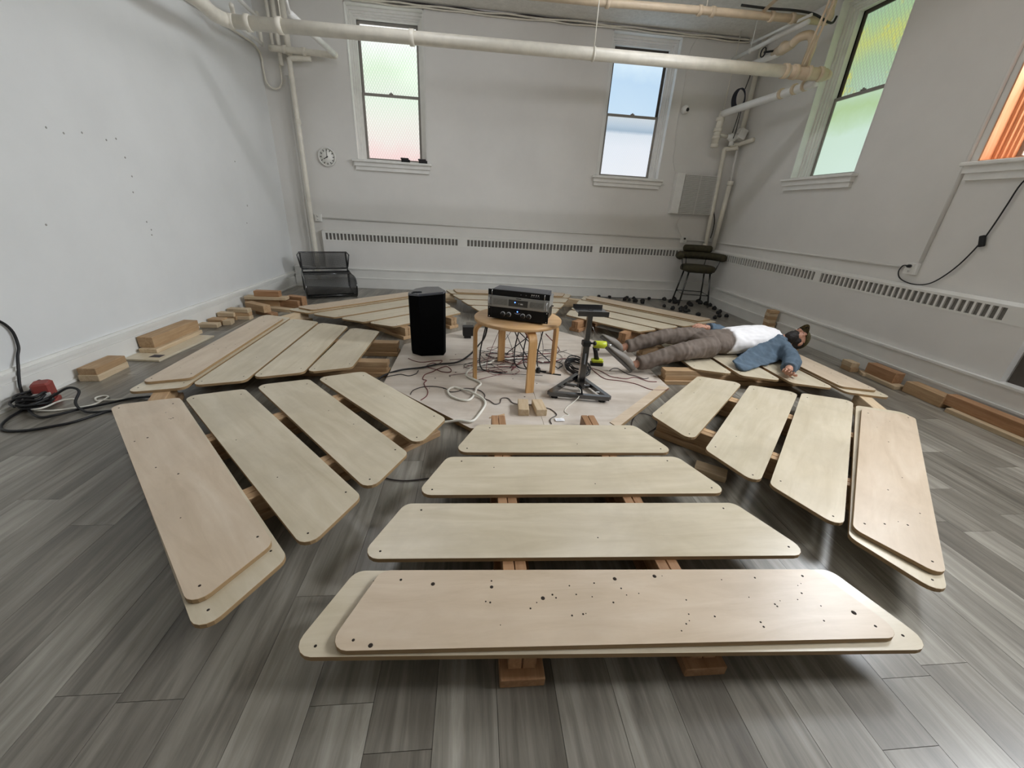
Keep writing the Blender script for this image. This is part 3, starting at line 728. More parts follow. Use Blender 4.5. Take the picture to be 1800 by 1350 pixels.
# top: one-unit processor
t = amp_frame(TZ+0.1890, 'rack_processor', 'thin black rack processor, topmost of the stacked units on the table')
b = MB(); b.box((-0.215,0.012,0.0),(0.215,0.20,0.042),0.002); b.obj('housing', plain('dark_grey_metal',0x44454a,0.4), t)
b = MB(); ears(b,0,0.044); b.box((-0.212,-0.008,0.0),(0.212,0.012,0.044),0.002); b.obj('front_panel', M_amp, t)
b = MB()
for x in (0.02,0.06,0.10,0.115,0.13,0.145,0.16):
    b.lathe([(0.004,0),(0.004,0.004)],(x,-0.008,0.022 if x < 0.09 else 0.016),8,'y')
b.obj('button', plain('grey_button',0x5a5a5e,0.5), t)
b = MB()
for x in (0.105,0.12,0.138,0.155): b.box((x-0.004,-0.0085,0.024),(x+0.004,-0.0079,0.033))
b.obj('printed_line', M_print, t)
for s in (-1,1):
    b = MB(); b.tube([(s*0.205,-0.008,0.004),(s*0.205,-0.022,0.006),(s*0.205,-0.022,0.038),(s*0.205,-0.008,0.04)],0.0025,6); b.obj('handle', M_chrome, t)

# ------------------------------------------------------------------ loudspeaker
t = thing('loudspeaker', 'tall black angular loudspeaker standing upright on the platform edge', 'loudspeaker', (0,0,PZ))
fp = [(-0.605,3.71),(-0.585,3.635),(-0.49,3.565),(-0.275,3.60),(-0.262,3.68),(-0.34,3.90),(-0.47,3.94),(-0.56,3.88)]
cx = sum(p[0] for p in fp)/8; cy = sum(p[1] for p in fp)/8
def spk_ring(z, s_, slope=0.0): return [(cx+(x-cx)*s_, cy+(y-cy)*s_, z+slope*(x-cx)) for x, y in fp]
b = MB(); b.rings([spk_ring(0.0,0.94),spk_ring(0.012,0.97),spk_ring(0.57,1.0,0.10)],True); b.obj('cabinet', M_grille, t)
b = MB(); b.rings([spk_ring(0.5705,1.0,0.10),spk_ring(0.582,0.99,0.10),spk_ring(0.588,0.95,0.10)]); top = b.obj('top_plate', plain('speaker_plastic',0x33353d,0.22,spec=1.0), t)
b = MB()
b.box((-0.565,3.635,0.572),(-0.47,3.668,0.5795)); b.obj('handle_recess', M_dark, t)
b = MB(); b.tube([(-0.555,3.672,0.580),(-0.475,3.66,0.5885)],0.006,8); b.obj('handle', M_black, t)


# ------------------------------------------------------------------ black stand with triangular base
t = thing('speaker_stand', 'black metal stand with square top plate and triangular base on the platform', 'stand', (0,0,PZ))
Bp = [(0.585,2.705),(1.035,2.625),(0.895,3.08)]
def bar(b, p, q, w_, z0, z1, ext=0.0):
    p = Vector(p); q = Vector(q); d = (q-p).normalized(); nn = Vector((-d.y, d.x))*w_/2
    p = p-d*ext; q = q+d*ext
    b.prism([tuple(p-nn),tuple(q-nn),tuple(q+nn),tuple(p+nn)], z0, z1, 0.0015)
for i in range(3):
    b = MB(); bar(b, Bp[i], Bp[(i+1) % 3], 0.034, 0.022+0.0001*i, 0.054+0.0002*i, 0.0); b.obj('base_bar', M_blackm, t)
pc = (0.862, 2.835)
for q in ((0.74,2.89),(0.965,2.855),(0.83,2.67)):
    b = MB(); bar(b, q, pc, 0.022, 0.026, 0.048); b.obj('brace', M_blackm, t)
for q in ((0.63,2.715),(0.99,2.652),(0.893,3.03)):
    b = MB(); b.lathe([(0.026,0),(0.026,0.022)],(q[0],q[1],0),14); b.obj('foot', M_rubber, t)
b = MB(); b.box((pc[0]-0.025,pc[1]-0.025,0.026),(pc[0]+0.025,pc[1]+0.025,0.40),0.003); b.obj('pole', M_blackm, t)
b = MB(); b.box((pc[0]-0.019,pc[1]-0.019,0.40),(pc[0]+0.019,pc[1]+0.019,0.655),0.002); b.obj('inner_pole', M_blackm, t)
b = MB(); b.box((pc[0]-0.03,pc[1]-0.03,0.385),(pc[0]+0.03,pc[1]+0.03,0.425),0.003); b.obj('collar', M_black, t)
b = MB(); b.tube([(pc[0]+0.03,pc[1],0.405),(pc[0]+0.062,pc[1],0.405)],0.008,10); b.ell((pc[0]+0.068,pc[1],0.405),(0.014,0.018,0.018)); b.obj('knob', M_black, t)
b = MB(); b.tube([(pc[0]+0.022,pc[1]-0.01,0.55),(pc[0]+0.05,pc[1]-0.012,0.5),(pc[0]+0.035,pc[1]-0.012,0.45)],0.0015,6); b.obj('safety_pin', M_chrome, t)
b = MB(); b.box((pc[0]-0.115,pc[1]-0.09,0.655),(pc[0]+0.115,pc[1]+0.09,0.661),0.001)
b.box((pc[0]-0.115,pc[1]-0.09,0.661),(pc[0]+0.115,pc[1]-0.086,0.672)); b.box((pc[0]-0.115,pc[1]+0.086,0.655),(pc[0]+0.115,pc[1]+0.09,0.685)); b.box((pc[0]-0.115,pc[1]-0.09,0.635),(pc[0]+0.115,pc[1]-0.087,0.655)); b.obj('top_plate', M_blackm, t)
b = MB(); b.lathe([(0.02,0.6611),(0.02,0.6618)],(pc[0],pc[1],0),16); b.obj('bolt_hole', M_dark, t)
b = MB(); b.box((pc[0]-0.005,pc[1]-0.0256,0.24),(pc[0]+0.007,pc[1]-0.0251,0.33)); b.obj('printed_label', plain('label_grey',0x777a80,0.5), t)
for q in ((0.68,2.80),(0.965,2.70)):
    b = MB(); b.box((q[0]-0.014,q[1]-0.008,0.0545),(q[0]+0.014,q[1]+0.008,0.0555)); b.obj('sticker', M_print if q[0] > .9 else M_dark, t)

# ------------------------------------------------------------------ cordless drill
t = thing('cordless_drill', 'lime green and black cordless drill standing on its battery near the shoes', 'drill', (1.165,3.43,PZ), -0.12)
b = MB(); b.box((-0.055,-0.032,0.0),(0.065,0.032,0.032),0.006); b.obj('battery', M_black, t)
b = MB(); b.box((-0.05,-0.033,0.0325),(0.062,0.033,0.060),0.008); b.obj('battery_housing', M_green, t)
b = MB(); R = []
for z, x, rx, ry in ((0.058,0.0,0.026,0.02),(0.10,-0.012,0.021,0.017),(0.14,-0.022,0.021,0.018),(0.175,-0.03,0.026,0.02)):
    R.append([(x+rx*math.cos(2*PI*k/14), ry*math.sin(2*PI*k/14), z) for k in range(14)])
b.smooth = True; b.rings(R); b.smooth = False; b.obj('grip', M_black, t)
b = MB(); b.lathe([(0.022,-0.085),(0.034,-0.078),(0.036,-0.03),(0.035,0.03),(0.028,0.04)],(-0.01,0,0.205),18,'x'); b.obj('motor_housing', M_green, t)
b = MB(); b.lathe([(0.030,-0.088),(0.030,-0.082)],(-0.01,0,0.205),16,'x'); b.obj('rear_cap', M_black, t)
for o in t.children:
    pass
b = MB(); b.lathe([(0.030,-0.075),(0.032,-0.06),(0.027,-0.042)],(-0.01,0,0.205),16,'x'); b.obj('gear_housing', plain('tool_grey',0x8b8b86,0.35,0.4), t)
b = MB(); b.lathe([(0.008,-0.125),(0.012,-0.12),(0.013,-0.075)],(-0.01,0,0.205),12,'x'); b.obj('chuck', M_chrome, t)
b = MB(); b.box((0.0,-0.008,0.145),(0.012,0.008,0.168),0.002); b.obj('trigger', M_black, t)
t.rotation_euler = (0,0,-0.12)

# ------------------------------------------------------------------ small things on the platform
t = thing('small_speaker', 'small black box on a short foot behind the left table leg', 'box', (-0.06,4.20,PZ), 0.1)
b = MB(); b.box((-0.045,-0.03,0),(0.03,0.03,0.03),0.003); b.obj('base', M_black, t)
b = MB(); b.box((-0.06,-0.05,0.0305),(0.06,0.05,0.13),0.005); b.obj('housing', M_black, t)
t = thing('cable_plug', 'small black plug lying between the front and right table legs', 'plug', (0.575,3.215,PZ), 0.4)
b = MB(); b.lathe([(0.02,0),(0.022,0.02),(0.016,0.045)],(0,0,0),12); b.obj('body', M_black, t)
b = MB(); b.box((-0.008,-0.003,0.045),(-0.004,0.003,0.06)); b.box((0.004,-0.003,0.045),(0.008,0.003,0.06)); b.obj('pin', M_chrome, t)
t = thing('paper_tag', 'small white paper tag with faint print at the front edge of the platform', 'tag', (0.60,2.345,PZ+0.006), 0.05)
b = MB(); b.box((-0.032,-0.02,0),(0.032,0.02,0.0012)); b.obj('sheet', plain('paper',0xf2f2f4,0.6,var=0.02), t)
b = MB()
for j in range(3): b.box((-0.022,-0.012+j*0.008,0.0013),(0.014-j*0.004,-0.0095+j*0.008,0.0016))
b.obj('printed_line', plain('faint_print',0x9aa0a8,0.6), t)

# cables -------------------------------------------------------------------
def cable(name, label, pts, r, mat, z=None, cat='cable', group=None, sub=6, n=6, closed=False, jitter=0.0):
    P = []
    for p in pts:
        if len(p) == 2: p = (p[0], p[1], z)
        P.append(p)
    b = MB(); b.tube(spline(P, sub, closed), r, n, closed)
    o = b.obj(name, mat); return tag(o, label, cat, group)
ZW = PZ+0.0035
cable('extension_cable','thick white cable looping over the platform from the table to the near left section',
 [(-.25,2.33,.03),(-.187,2.327,.03),(-.092,2.316,.05),(-.004,2.306,.05),(.046,2.41,.047),(.091,2.561,.047),(.072,2.656,.05),(-.015,2.746,.062),(-.086,2.819,.047),(-.151,2.856,.047),(-.192,2.793,.047),(-.161,2.692,.047),(-.086,2.631,.047),(-.025,2.632,.047),(.011,2.725,.047),(.03,2.846,.047),(.063,2.927,.047),(.03,2.993,.047),(-.032,3.06,.047),(-.057,3.13,.047),(-.02,3.25,.047),(.068,3.35,.047),(.16,3.418,.047),(.235,3.50,.047),(.5,3.55,.047),(.66,3.45,.047)],0.009,M_wirew,n=8)
cable('power_cable','thick black cable running from the table down over the platform to the left section',
 [(.12,3.30,.46),(.10,3.4,.30),(.058,3.9,.06),(-.032,3.618,.05),(-.149,3.40,.05),(-.314,3.34,.05),(-.448,3.253,.05),(-.613,3.188,.05),(-.731,3.127,.03),(-.80,3.045,.012),(-.95,2.98,.012)],0.008,M_wire,n=8)
cable('speaker_wire','thin red wire wandering from the loudspeaker down the left edge of the platform',
 [(-.378,2.631),(-.345,2.701),(-.345,2.789),(-.377,2.88),(-.391,2.944),(-.377,2.994),(-.41,3.018),(-.404,3.115),(-.349,3.182),(-.306,3.251),(-.239,3.313),(-.192,3.237),(-.202,3.179),(-.266,3.186),(-.319,3.231),(-.412,3.304),(-.37,3.388),(-.317,3.37),(-.287,3.456),(-.367,3.441),(-.467,3.404),(-.545,3.441),(-.60,3.50)],.0032,M_wirered,ZW)
cable('speaker_wire','thin dark wire snaking along the front of the platform past the white loop',
 [(-.466,2.726),(-.455,2.8),(-.388,2.864),(-.3,2.875),(-.214,2.838),(-.172,2.779),(-.11,2.796),(-.074,2.843),(.004,2.838),(.062,2.801),(.092,2.727),(.088,2.67),(.127,2.629),(.161,2.576),(.2,2.597),(.217,2.673),(.267,2.674),(.292,2.606),(.331,2.578),(.407,2.571),(.46,2.565),(.532,2.524),(.569,2.493),(.592,2.418),(.547,2.37),(.53,2.334),(.533,2.289)],.0032,M_wiredk,ZW+.001)
cable('speaker_wire','short thin black wire at the left corner of the platform',[(-.715,3.049),(-.662,3.086),(-.601,3.115),(-.535,3.083),(-.481,3.13),(-.47,3.204)],.0032,M_wire,ZW)
cable('speaker_wire','thin red wire from the coil to the right corner of the platform',[(1.091,3.322),(1.114,3.201),(1.154,3.087),(1.277,3.047),(1.391,2.986),(1.479,2.875),(1.60,2.868),(1.64,2.89)],.0032,M_wirered,ZW)
cable('speaker_wire','thin red wire curving under the heels toward the right bearer',[(1.056,3.372),(1.155,3.275),(1.19,3.204),(1.224,3.135),(1.34,3.094),(1.44,3.13),(1.523,3.045),(1.60,3.037)],.0032,M_wirered,ZW+.002)
cable('speaker_wire','thin dark wire in loops beside the drill battery',[(1.252,3.28),(1.305,3.34),(1.35,3.34),(1.369,3.287),(1.40,3.20),(1.46,3.16),(1.509,3.10),(1.56,3.12)],.0032,M_wiredk,ZW+.001)
cable('speaker_wire','thin wire hanging over the stand base and down the front of the platform',[(.80,2.78,.10),(.83,2.72,.10),(.80,2.64,.075),(.745,2.60,.045),(.70,2.55,ZW),(.66,2.47,ZW),(.68,2.42,ZW),(.64,2.40,ZW),(.60,2.36,ZW)],.003,M_wirew)
cable('speaker_wire','dark wire on the floor beyond the right edge of the near boards',[(1.10,2.30,.006),(1.16,2.42,.006),(1.25,2.52,.006),(1.33,2.46,.006),(1.30,2.33,.006),(1.20,2.24,.006)],.003,M_wiredk)
cable('speaker_wire','dark wire looping on the floor between the near left and nearest sections',[(-.62,1.83,.006),(-.52,1.80,.006),(-.42,1.86,.006),(-.40,1.97,.006),(-.50,2.0,.006),(-.56,1.90,.006),(-.48,1.78,.006),(-.36,1.74,.006),(-.22,1.76,.006)],.0035,M_wiredk)
# the nest of wires under the table: each wire is its own thing
rw = random.Random(11)
tb = [MB(), MB(), MB()]
for j in range(17):
    mt = (M_wirered, M_wiredk, M_wire)[j % 3]; P = []
    cx_, cy_ = (0.40+rw.uniform(-.25,.38), 3.42+rw.uniform(-.22,.30))
    a = rw.uniform(0, 6.28); r0 = rw.uniform(.06,.20)
    P.append((TC[0]+rw.uniform(-.12,.28), TC[1]+rw.uniform(.08,.22), rw.uniform(.36,.50)) if j % 2 == 0 else (cx_+rw.uniform(-.5,-.2), cy_+rw.uniform(-.3,.1), ZW+.002))
    for k in range(rw.choice((5,6,8))):
        a += rw.uniform(.6,1.3); q = r0*rw.uniform(.6,1.4)
        P.append((cx_+math.cos(a)*q*1.3, cy_+math.sin(a)*q*.9, ZW+.002+rw.uniform(0,.012)+(0.05 if (k == 0 and j % 2 == 0) else 0)))
    P.append((cx_+rw.uniform(-.3,.4), cy_+rw.uniform(-.25,.3), ZW+.002))
    tb[0 if mt is M_wirered else (1 if mt is M_wiredk else 2)].tube(spline(P,5), .0024 if j % 4 else .0048, 5)
for q_,mt,cn in zip(tb,(M_wirered,M_wiredk,M_wire),('dark red','brown','black')):
    stuff(tag(q_.obj('wire_tangle', mt), cn+' thin wires tangled under and around the round table', 'wires'))
for j,(x,y) in enumerate(((.10,3.2),(.42,3.28),(.50,3.25),(.62,3.18))):
    cable('power_lead','black lead hanging from the amplifiers behind the round table',[(x+.06,y+.16,.70-.03*j),(x+.05,y+.26,.56),(x,y+.22,.36),(x-.04,y+.17,.15),(x-.02,y+.05,ZW+.004),(x+.15,y-.03,ZW+.004)],.006,M_wire,None,'cable','black leads from the amplifiers')
for j in range(9):
    P = []; a0 = rw.uniform(0,6.28); ax, ay = rw.uniform(.075,.115), rw.uniform(.13,.20)
    for k in range(9): P.append((.95+rw.uniform(-.008,.008)+math.cos(a0+k*.698)*ax, 3.30+rw.uniform(-.008,.008)+math.sin(a0+k*.698)*ay, PZ+.008+j*.0075))
    if j == 0: coil_b = MB()
    coil_b.tube(spline(P,5,True), .0055, 6, True)
tag(coil_b.obj('cable_coil', M_wire), 'coil of black cable lying on the platform behind the stand', 'cable')
# ------------------------------------------------------------------ cable heap on the floor by the blank wall
cable('extension_cable','black cord hanging from the blank wall down into the cable heap',[(-2.985,2.55,.60),(-2.985,2.68,.55),(-2.98,2.735,.467),(-2.975,2.728,.36),(-2.97,2.693,.30),(-2.95,2.65,.24),(-2.94,2.6,.12),(-2.92,2.58,.02),(-2.88,2.55,.012)],.008,M_wire,n=8)
GC = 'black cables heaped by the blank wall'
cable('extension_cable','black cable of the heap sweeping nearest the viewer toward the ring',[(-2.2,2.56),(-2.354,2.488),(-2.402,2.427),(-2.45,2.342),(-2.525,2.287),(-2.604,2.244),(-2.705,2.235),(-2.784,2.277),(-2.847,2.384),(-2.876,2.52)],.008,M_wire,.009,'cable',GC)
cable('extension_cable','black cable of the heap running straight to the outermost left board',[(-2.2,2.70,.02),(-2.356,2.673,.012),(-2.434,2.603,.012),(-2.499,2.548,.012),(-2.552,2.505,.012),(-2.612,2.434,.012),(-2.67,2.395,.012),(-2.744,2.423,.02),(-2.85,2.51,.02),(-2.92,2.58,.02)],.008,M_wire,None,'cable',GC)
cable('extension_cable','black cable of the heap looping up beside the red connector',[(-2.25,2.52,.012),(-2.433,2.466,.012),(-2.518,2.485,.02),(-2.58,2.53,.05),(-2.60,2.60,.10),(-2.66,2.60,.12),(-2.74,2.56,.07),(-2.80,2.53,.03),(-2.88,2.54,.02),(-2.92,2.60,.06),(-2.88,2.66,.14),(-2.82,2.62,.12),(-2.80,2.55,.05)],.008,M_wire,None,'cable',GC)
for j in range(5):
    a0 = rw.uniform(0,6); r_ = rw.uniform(.06,.11)
    cable('extension_cable','loop of black cable in the heap against the baseboard',[(-2.83+math.cos(a0+k*.8)*r_*rw.uniform(.7,1.1), 2.54+math.sin(a0+k*.8)*r_*1.1*rw.uniform(.7,1.1), .02+.018*j+rw.uniform(0,.015)) for k in range(9)],.008,M_wire,None,'cable',GC)
cable('extension_cable','white cable curling on the floor between the heap and the ring',[(-2.30,2.70),(-2.42,2.66),(-2.522,2.646),(-2.549,2.634),(-2.594,2.679),(-2.575,2.714),(-2.53,2.70),(-2.522,2.635),(-2.533,2.569),(-2.60,2.53),(-2.70,2.49),(-2.80,2.49)],.006,M_wirew,.008)
cable('extension_cable','white cable lying under the red connector in the heap',[(-2.66,2.62),(-2.701,2.631),(-2.745,2.60),(-2.757,2.502),(-2.815,2.48),(-2.90,2.52)],.006,M_wirew,.022)
t = thing('power_connector','dusty red connector block with a white face in the cable heap','connector',(-2.83,2.62,.0),0.5)
b = MB(); b.box((-.045,-.045,.03),(.045,.05,.15),.012); b.obj('body', M_red, t)
b = MB(); b.box((-.04,-.052,.035),(.04,-.0455,.09),.003); b.obj('face', M_white, t)
b = MB(); b.box((-.05,-.05,0),(.05,.055,.03),.006); b.obj('base', M_red, t)

# ------------------------------------------------------------------ black mesh lounge chair
def mesh_fabric():
    t = NT('mesh_fabric'); sp = t.n('ShaderNodeSeparateXYZ'); tc = t.n('ShaderNodeTexCoord'); t.l(tc.outputs['UV'], sp.inputs[0])
    t2 = t.coords('Object'); s2 = t.n('ShaderNodeSeparateXYZ'); t.l(t2, s2.inputs[0])
    a = t.math('GREATER_THAN', t.math('SINE', t.math('MULTIPLY', s2.outputs[0], 520)), -0.25)
    c = t.math('GREATER_THAN', t.math('SINE', t.math('MULTIPLY', t.math('ADD', s2.outputs[1], s2.outputs[2]), 520)), -0.25)
    al = t.math('ADD', t.math('MULTIPLY', t.math('MAXIMUM', a, c), 0.34), 0.42)
    t.b.inputs['Base Color'].default_value = srgb(0x141416); t.b.inputs['Roughness'].default_value = 0.5
    t.l(al, t.b.inputs['Alpha']); return t.m
M_mesh = mesh_fabric()
t = thing('mesh_chair','low black wire mesh lounge chair with a separate back panel in the far left corner','chair',(-2.24,6.42,0),0.42)
t.scale = (1.1,1.1,1.0)
W2 = 0.31
prof = [(0.28,0.03),(0.28,0.10),(0.29,0.26),(0.26,0.305),(0.18,0.30),(0.0,0.29),(-0.18,0.295),(-0.30,0.28),(-0.37,0.22),(-0.385,0.14),(-0.35,0.05),(-0.28,0.012),(-0.1,0.012),(0.1,0.012),(0.25,0.015)]
pr = [(p.x,p.y) for p in spline([(a_,z_,0) for a_,z_ in prof],3,True)]
for s in (-1,1):
    b = MB(); b.tube([(s*W2,y,z) for y,z in pr],0.011,8,True); b.obj('side_frame', M_blackm, t)
    b = MB(); i0 = b.V((s*W2,-0.05,0.15)); ii = [b.V((s*W2,y,z)) for y,z in pr]
    for k in range(len(ii)): b.F(i0, ii[k], ii[(k+1) % len(ii)])
    b.obj('side_panel', M_mesh, t)
seat = pr[6:36]
b = MB(); b.smooth = True; b.rings([[(x,y,z) for x in (-W2,W2)] for y,z in seat], False, False); b.obj('seat', M_mesh, t)
b = MB(); 
for y,z in (pr[7],pr[14],pr[30],pr[36]): b.tube([(-W2,y,z),(W2,y,z)],0.009,8)
b.obj('cross_bar', M_blackm, t)
for s in (-1,1):
    b = MB(); b.tube(spline([(s*0.30,0.28,0.05),(s*0.30,0.29,0.30),(s*0.30,0.31,0.50),(s*0.30,0.315,0.575)],4),0.011,8); b.obj('back_post', M_blackm, t)
b = MB(); P = [(-0.29,0.305,0.335),(0.29,0.305,0.335),(0.31,0.30,0.36),(0.335,0.26,0.55),(0.31,0.305,0.585),(-0.31,0.305,0.585),(-0.335,0.26,0.55),(-0.31,0.30,0.36)]
b.tube(P,0.011,8,True); b.obj('back_frame', M_blackm, t)
b = MB(); b.smooth = True; b.rings([[(x,0.305-0.03*abs(x/0.3)**4,z) for x in [-.31+.062*k for k in range(11)]] for z in (0.335,0.42,0.50,0.585)], False, False); b.obj('back_panel', M_mesh, t)

# ------------------------------------------------------------------ bar stool
t = thing('bar_stool','dark olive upholstered bar stool with thin black legs in the far right corner','stool',(3.78,6.64,0),-0.22)
zs = 0.56
b = MB(); R = []
for dz, f in ((0,.86),(0.012,.97),(0.05,1.0),(0.085,.97),(0.10,.86),(0.104,.6)):
    R.append([(math.copysign(abs(math.cos(2*PI*k/28))**0.75,math.cos(2*PI*k/28))*.275*f, math.copysign(abs(math.sin(2*PI*k/28))**0.75,math.sin(2*PI*k/28))*.235*f, zs+dz) for k in range(28)])
b.smooth = True; b.rings(R); b.obj('seat', M_olive, t)
b = MB(); P = [(-.34,-.14,.80),(-.335,.02,.80),(-.26,.19,.80),(-.1,.26,.80),(.1,.26,.80),(.26,.19,.80),(.335,.02,.80),(.34,-.14,.80)]
Q = spline(P,4); rr = [.03 if k in (0,len(Q)-1) else (.052 if k in (1,len(Q)-2) else .062) for k in range(len(Q))]
b.tube(Q, rr, 12); b.obj('arm_roll', M_olive, t)
b = MB(); Q = spline([(-.23,.21,.91),(-.12,.265,.91),(0,.28,.91),(.12,.265,.91),(.23,.21,.91)],4); rr = [.035 if k in (0,len(Q)-1) else .058 for k in range(len(Q))]
b.tube(Q, rr, 12); b.obj('back_roll', M_olive, t)
for (x,y) in ((-.31,-.08),(.31,-.08),(-.17,.21),(.17,.21)):
    b = MB(); b.tube([(x*.86,y*.9,zs+.03),(x,y,.78)],.008,8); b.obj('arm_post', M_blackm, t)
ft = []
for (x,y) in ((-.17,-.15),(.17,-.15),(-.17,.15),(.17,.15)):
    p0 = Vector((x,y,zs+.005)); p1 = Vector((x*1.42,y*1.5,0.004)); b = MB(); b.tube([p0,p1],.014,8); b.lathe([(.016,0),(.014,.01)],(p1.x,p1.y,0),8); b.obj('leg', M_blackm, t)
    f = (zs-.19)/zs; ft.append(p0+(p1-p0)*f)
b = MB(); b.tube([ft[0],ft[1],ft[3],ft[2]],.008,8,True); b.obj('foot_ring', M_blackm, t)
b = MB(); b.box((-.2,-.17,zs-.012),(.2,.17,zs+.002),.004); b.obj('seat_plate', M_blackm, t)

# ------------------------------------------------------------------ scattered black fittings and the cord along the far wall
cord = thing('fitting_cord','black cord with small sockets along the foot of the far wall toward the stool','cord',(0,0,0))
b = MB(); b.tube(spline([(2.0,6.93,.012),(2.4,6.90,.012),(2.75,6.915,.012),(3.15,6.90,.012),(3.5,6.88,.012),(3.75,6.85,.012)],5),.006,6); b.obj('cable', M_wire, cord)
for x,y in ((2.22,6.92),(2.41,6.90),(2.74,6.915),(3.147,6.90)):
    b = MB(); b.lathe([(.018,0),(.03,.008),(.03,.03),(.02,.042)],(x,y,.002),10); b.obj('socket', M_rubber, cord)
BI = [(2.633,6.739),(2.70,6.70),(2.848,6.868),(2.78,6.62),(2.93,6.67),(2.869,6.518),(3.165,6.312),(3.50,6.80),(3.56,6.74),(3.44,6.70),(3.58,6.66),(3.50,6.62),(3.732,6.57),(3.70,6.44),(4.03,6.80),(3.993,6.66),(4.06,6.60),(4.08,6.50),(3.218,6.125),(3.26,6.19),(3.329,6.05),(3.36,6.13),(3.40,6.08),(3.44,6.02),(3.40,6.18),(3.48,6.20),(3.30,6.0),(3.37,5.97),(3.463,5.758),(4.06,6.306),(4.01,6.237),(3.895,5.923),(3.793,5.724),(3.92,5.74),(3.643,5.596),(4.0,6.05),(3.42,6.87),(3.62,6.90)]
proto = None
for j,(x,y) in enumerate(BI):
    if proto is None:
        b = MB(); b.rings([[(math.cos(2*PI*k/10)*r_*1.25,math.sin(2*PI*k/10)*r_,z) for k in range(10)] for r_,z in ((.022,0),(.03,.006),(.03,.03),(.02,.045))]); b.lathe([(.012,.045),(.010,.055)],(0,0,0),8)
        proto = b.obj('rubber_fitting', M_rubber); o = proto
    else:
        o = proto.copy(); C.objects.link(o)
    o.location = (x,y,.001); s_ = rw.uniform(.8,1.25); o.scale = (s_,s_,s_); o.rotation_euler = (0,0,rw.uniform(0,6.28))
    tag(o,'small black rubber fitting scattered on the floor around the bar stool','fitting','black fittings scattered around the stool')

# ------------------------------------------------------------------ wall equipment
t = thing('wall_clock','round white wall clock with black hands on the far wall','clock',(-2.255,YB,1.935))
b = MB(); b.lathe([(.128,0),(.130,.02),(.126,.032),(.115,.034),(.113,.022),(.112,.010)],(0,0,0),36,'y'); b.obj('rim', M_white, t)
b = MB(); b.lathe([(.114,.012),(.114,.018)],(0,0,0),36,'y'); b.obj('face', plain('clock_face',0xf0efe9,0.5,var=0.02), t)
def hand(ang, L, w_, nm, d):
    b = MB(); u = Vector((math.sin(ang),0,math.cos(ang))); v = Vector((u.z,0,-u.x))
    q = [u*-.015-v*w_, u*L-v*w_*.6, u*L+v*w_*.6, u*-.015+v*w_]
    b.rings([[(p.x,-d,p.z) for p in q],[(p.x,-d-.002,p.z) for p in q]]); b.obj(nm, M_black, t)
hand(-2.10,.062,.006,'hour_hand',.0195); hand(-.02,.085,.004,'minute_hand',.0225)
for k in range(12):
    a_ = k*PI/6; b = MB(); b.M = Matrix.Rotation(a_,4,'Y'); b.box((-.005,-.0195,.080),(.005,-.0181,.104)); b.obj('hour_mark', M_black, t)
b = MB(); b.lathe([(.006,.018),(.006,.027)],(0,0,0),10,'y'); b.obj('hub', M_black, t)

t = thing('security_camera','small white round security camera with a black eye right of the far right window','camera',(3.215,YB,2.915))
b = MB(); b.lathe([(.055,0),(.055,.012),(.05,.016)],(0,0,0),20,'y'); b.obj('base', M_white, t)
b = MB(); b.ell((0,-.045,0),(.058,.052,.060),18,12); b.obj('dome', M_white, t)
b = MB(); b.lathe([(.022,.088),(.026,.084),(.026,.092),(.018,.100)],(.012,.0,-.008),16,'y'); b.obj('lens', M_black, t)
cable('camera_wire','thin painted wire running down the wall past the security camera to the slatted panel',[(3.30,YB-.006,3.80),(3.22,YB-.006,3.80),(3.15,YB-.006,3.70),(3.127,YB-.006,3.564),(3.14,YB-.006,3.2),(3.145,YB-.006,2.93),(3.15,YB-.006,2.6),(3.18,YB-.006,2.4),(3.19,YB-.006,2.24),(3.27,YB-.006,2.06)],.006,M_wall)

t = thing('slatted_wall_panel','white square louvred heater panel hung on the far wall beside the right window','heater',(3.27,YB,1.44))
b = MB(); b.box((0,-.10,.0),(.14,0,.61),.006); b.obj('side_cover', M_white, t)
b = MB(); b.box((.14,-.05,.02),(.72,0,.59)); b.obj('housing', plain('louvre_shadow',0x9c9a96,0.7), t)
b = MB()
for z in (.03,.10,.215,.43): b.box((.1,-.093,z),(.16,-.075,z+.012))
b.obj('hinge', M_white, t)
sl = None
for k in range(30):
    z = .008+k*.0198
    if sl is None:
        b = MB(); b.rings([[(x,-.100,.0012),(x,-.104,.013),(x,-.062,.0165),(x,-.062,.0012)] for x in (.147,.725)]); sl = b.obj('slat', M_white, t); o = sl
    else: o = sl.copy(); C.objects.link(o); o.parent = t
    o.location = (0,0,z)
for x in (.155,.43,.71):
    b = MB(); b.box((x,-.062,.0),(x+.012,-.05,.61)); b.obj('slat_support', M_white, t)
cable('heater_lead','black lead running from the louvred panel down behind the white pipes',[(4.0,YB-.02,1.62),(4.05,YB-.03,1.56),(4.09,YB-.03,1.47),(4.13,YB-.03,1.36),(4.14,YB-.03,1.2),(4.13,YB-.03,1.08)],.007,M_wire)
cable('heater_lead','white lead drooping from the louvred panel to the outlet beside the stool',[(3.55,YB-.01,1.43),(3.48,YB-.01,1.30),(3.55,YB-.012,1.15),(3.62,YB-.03,1.06)],.005,M_wall)

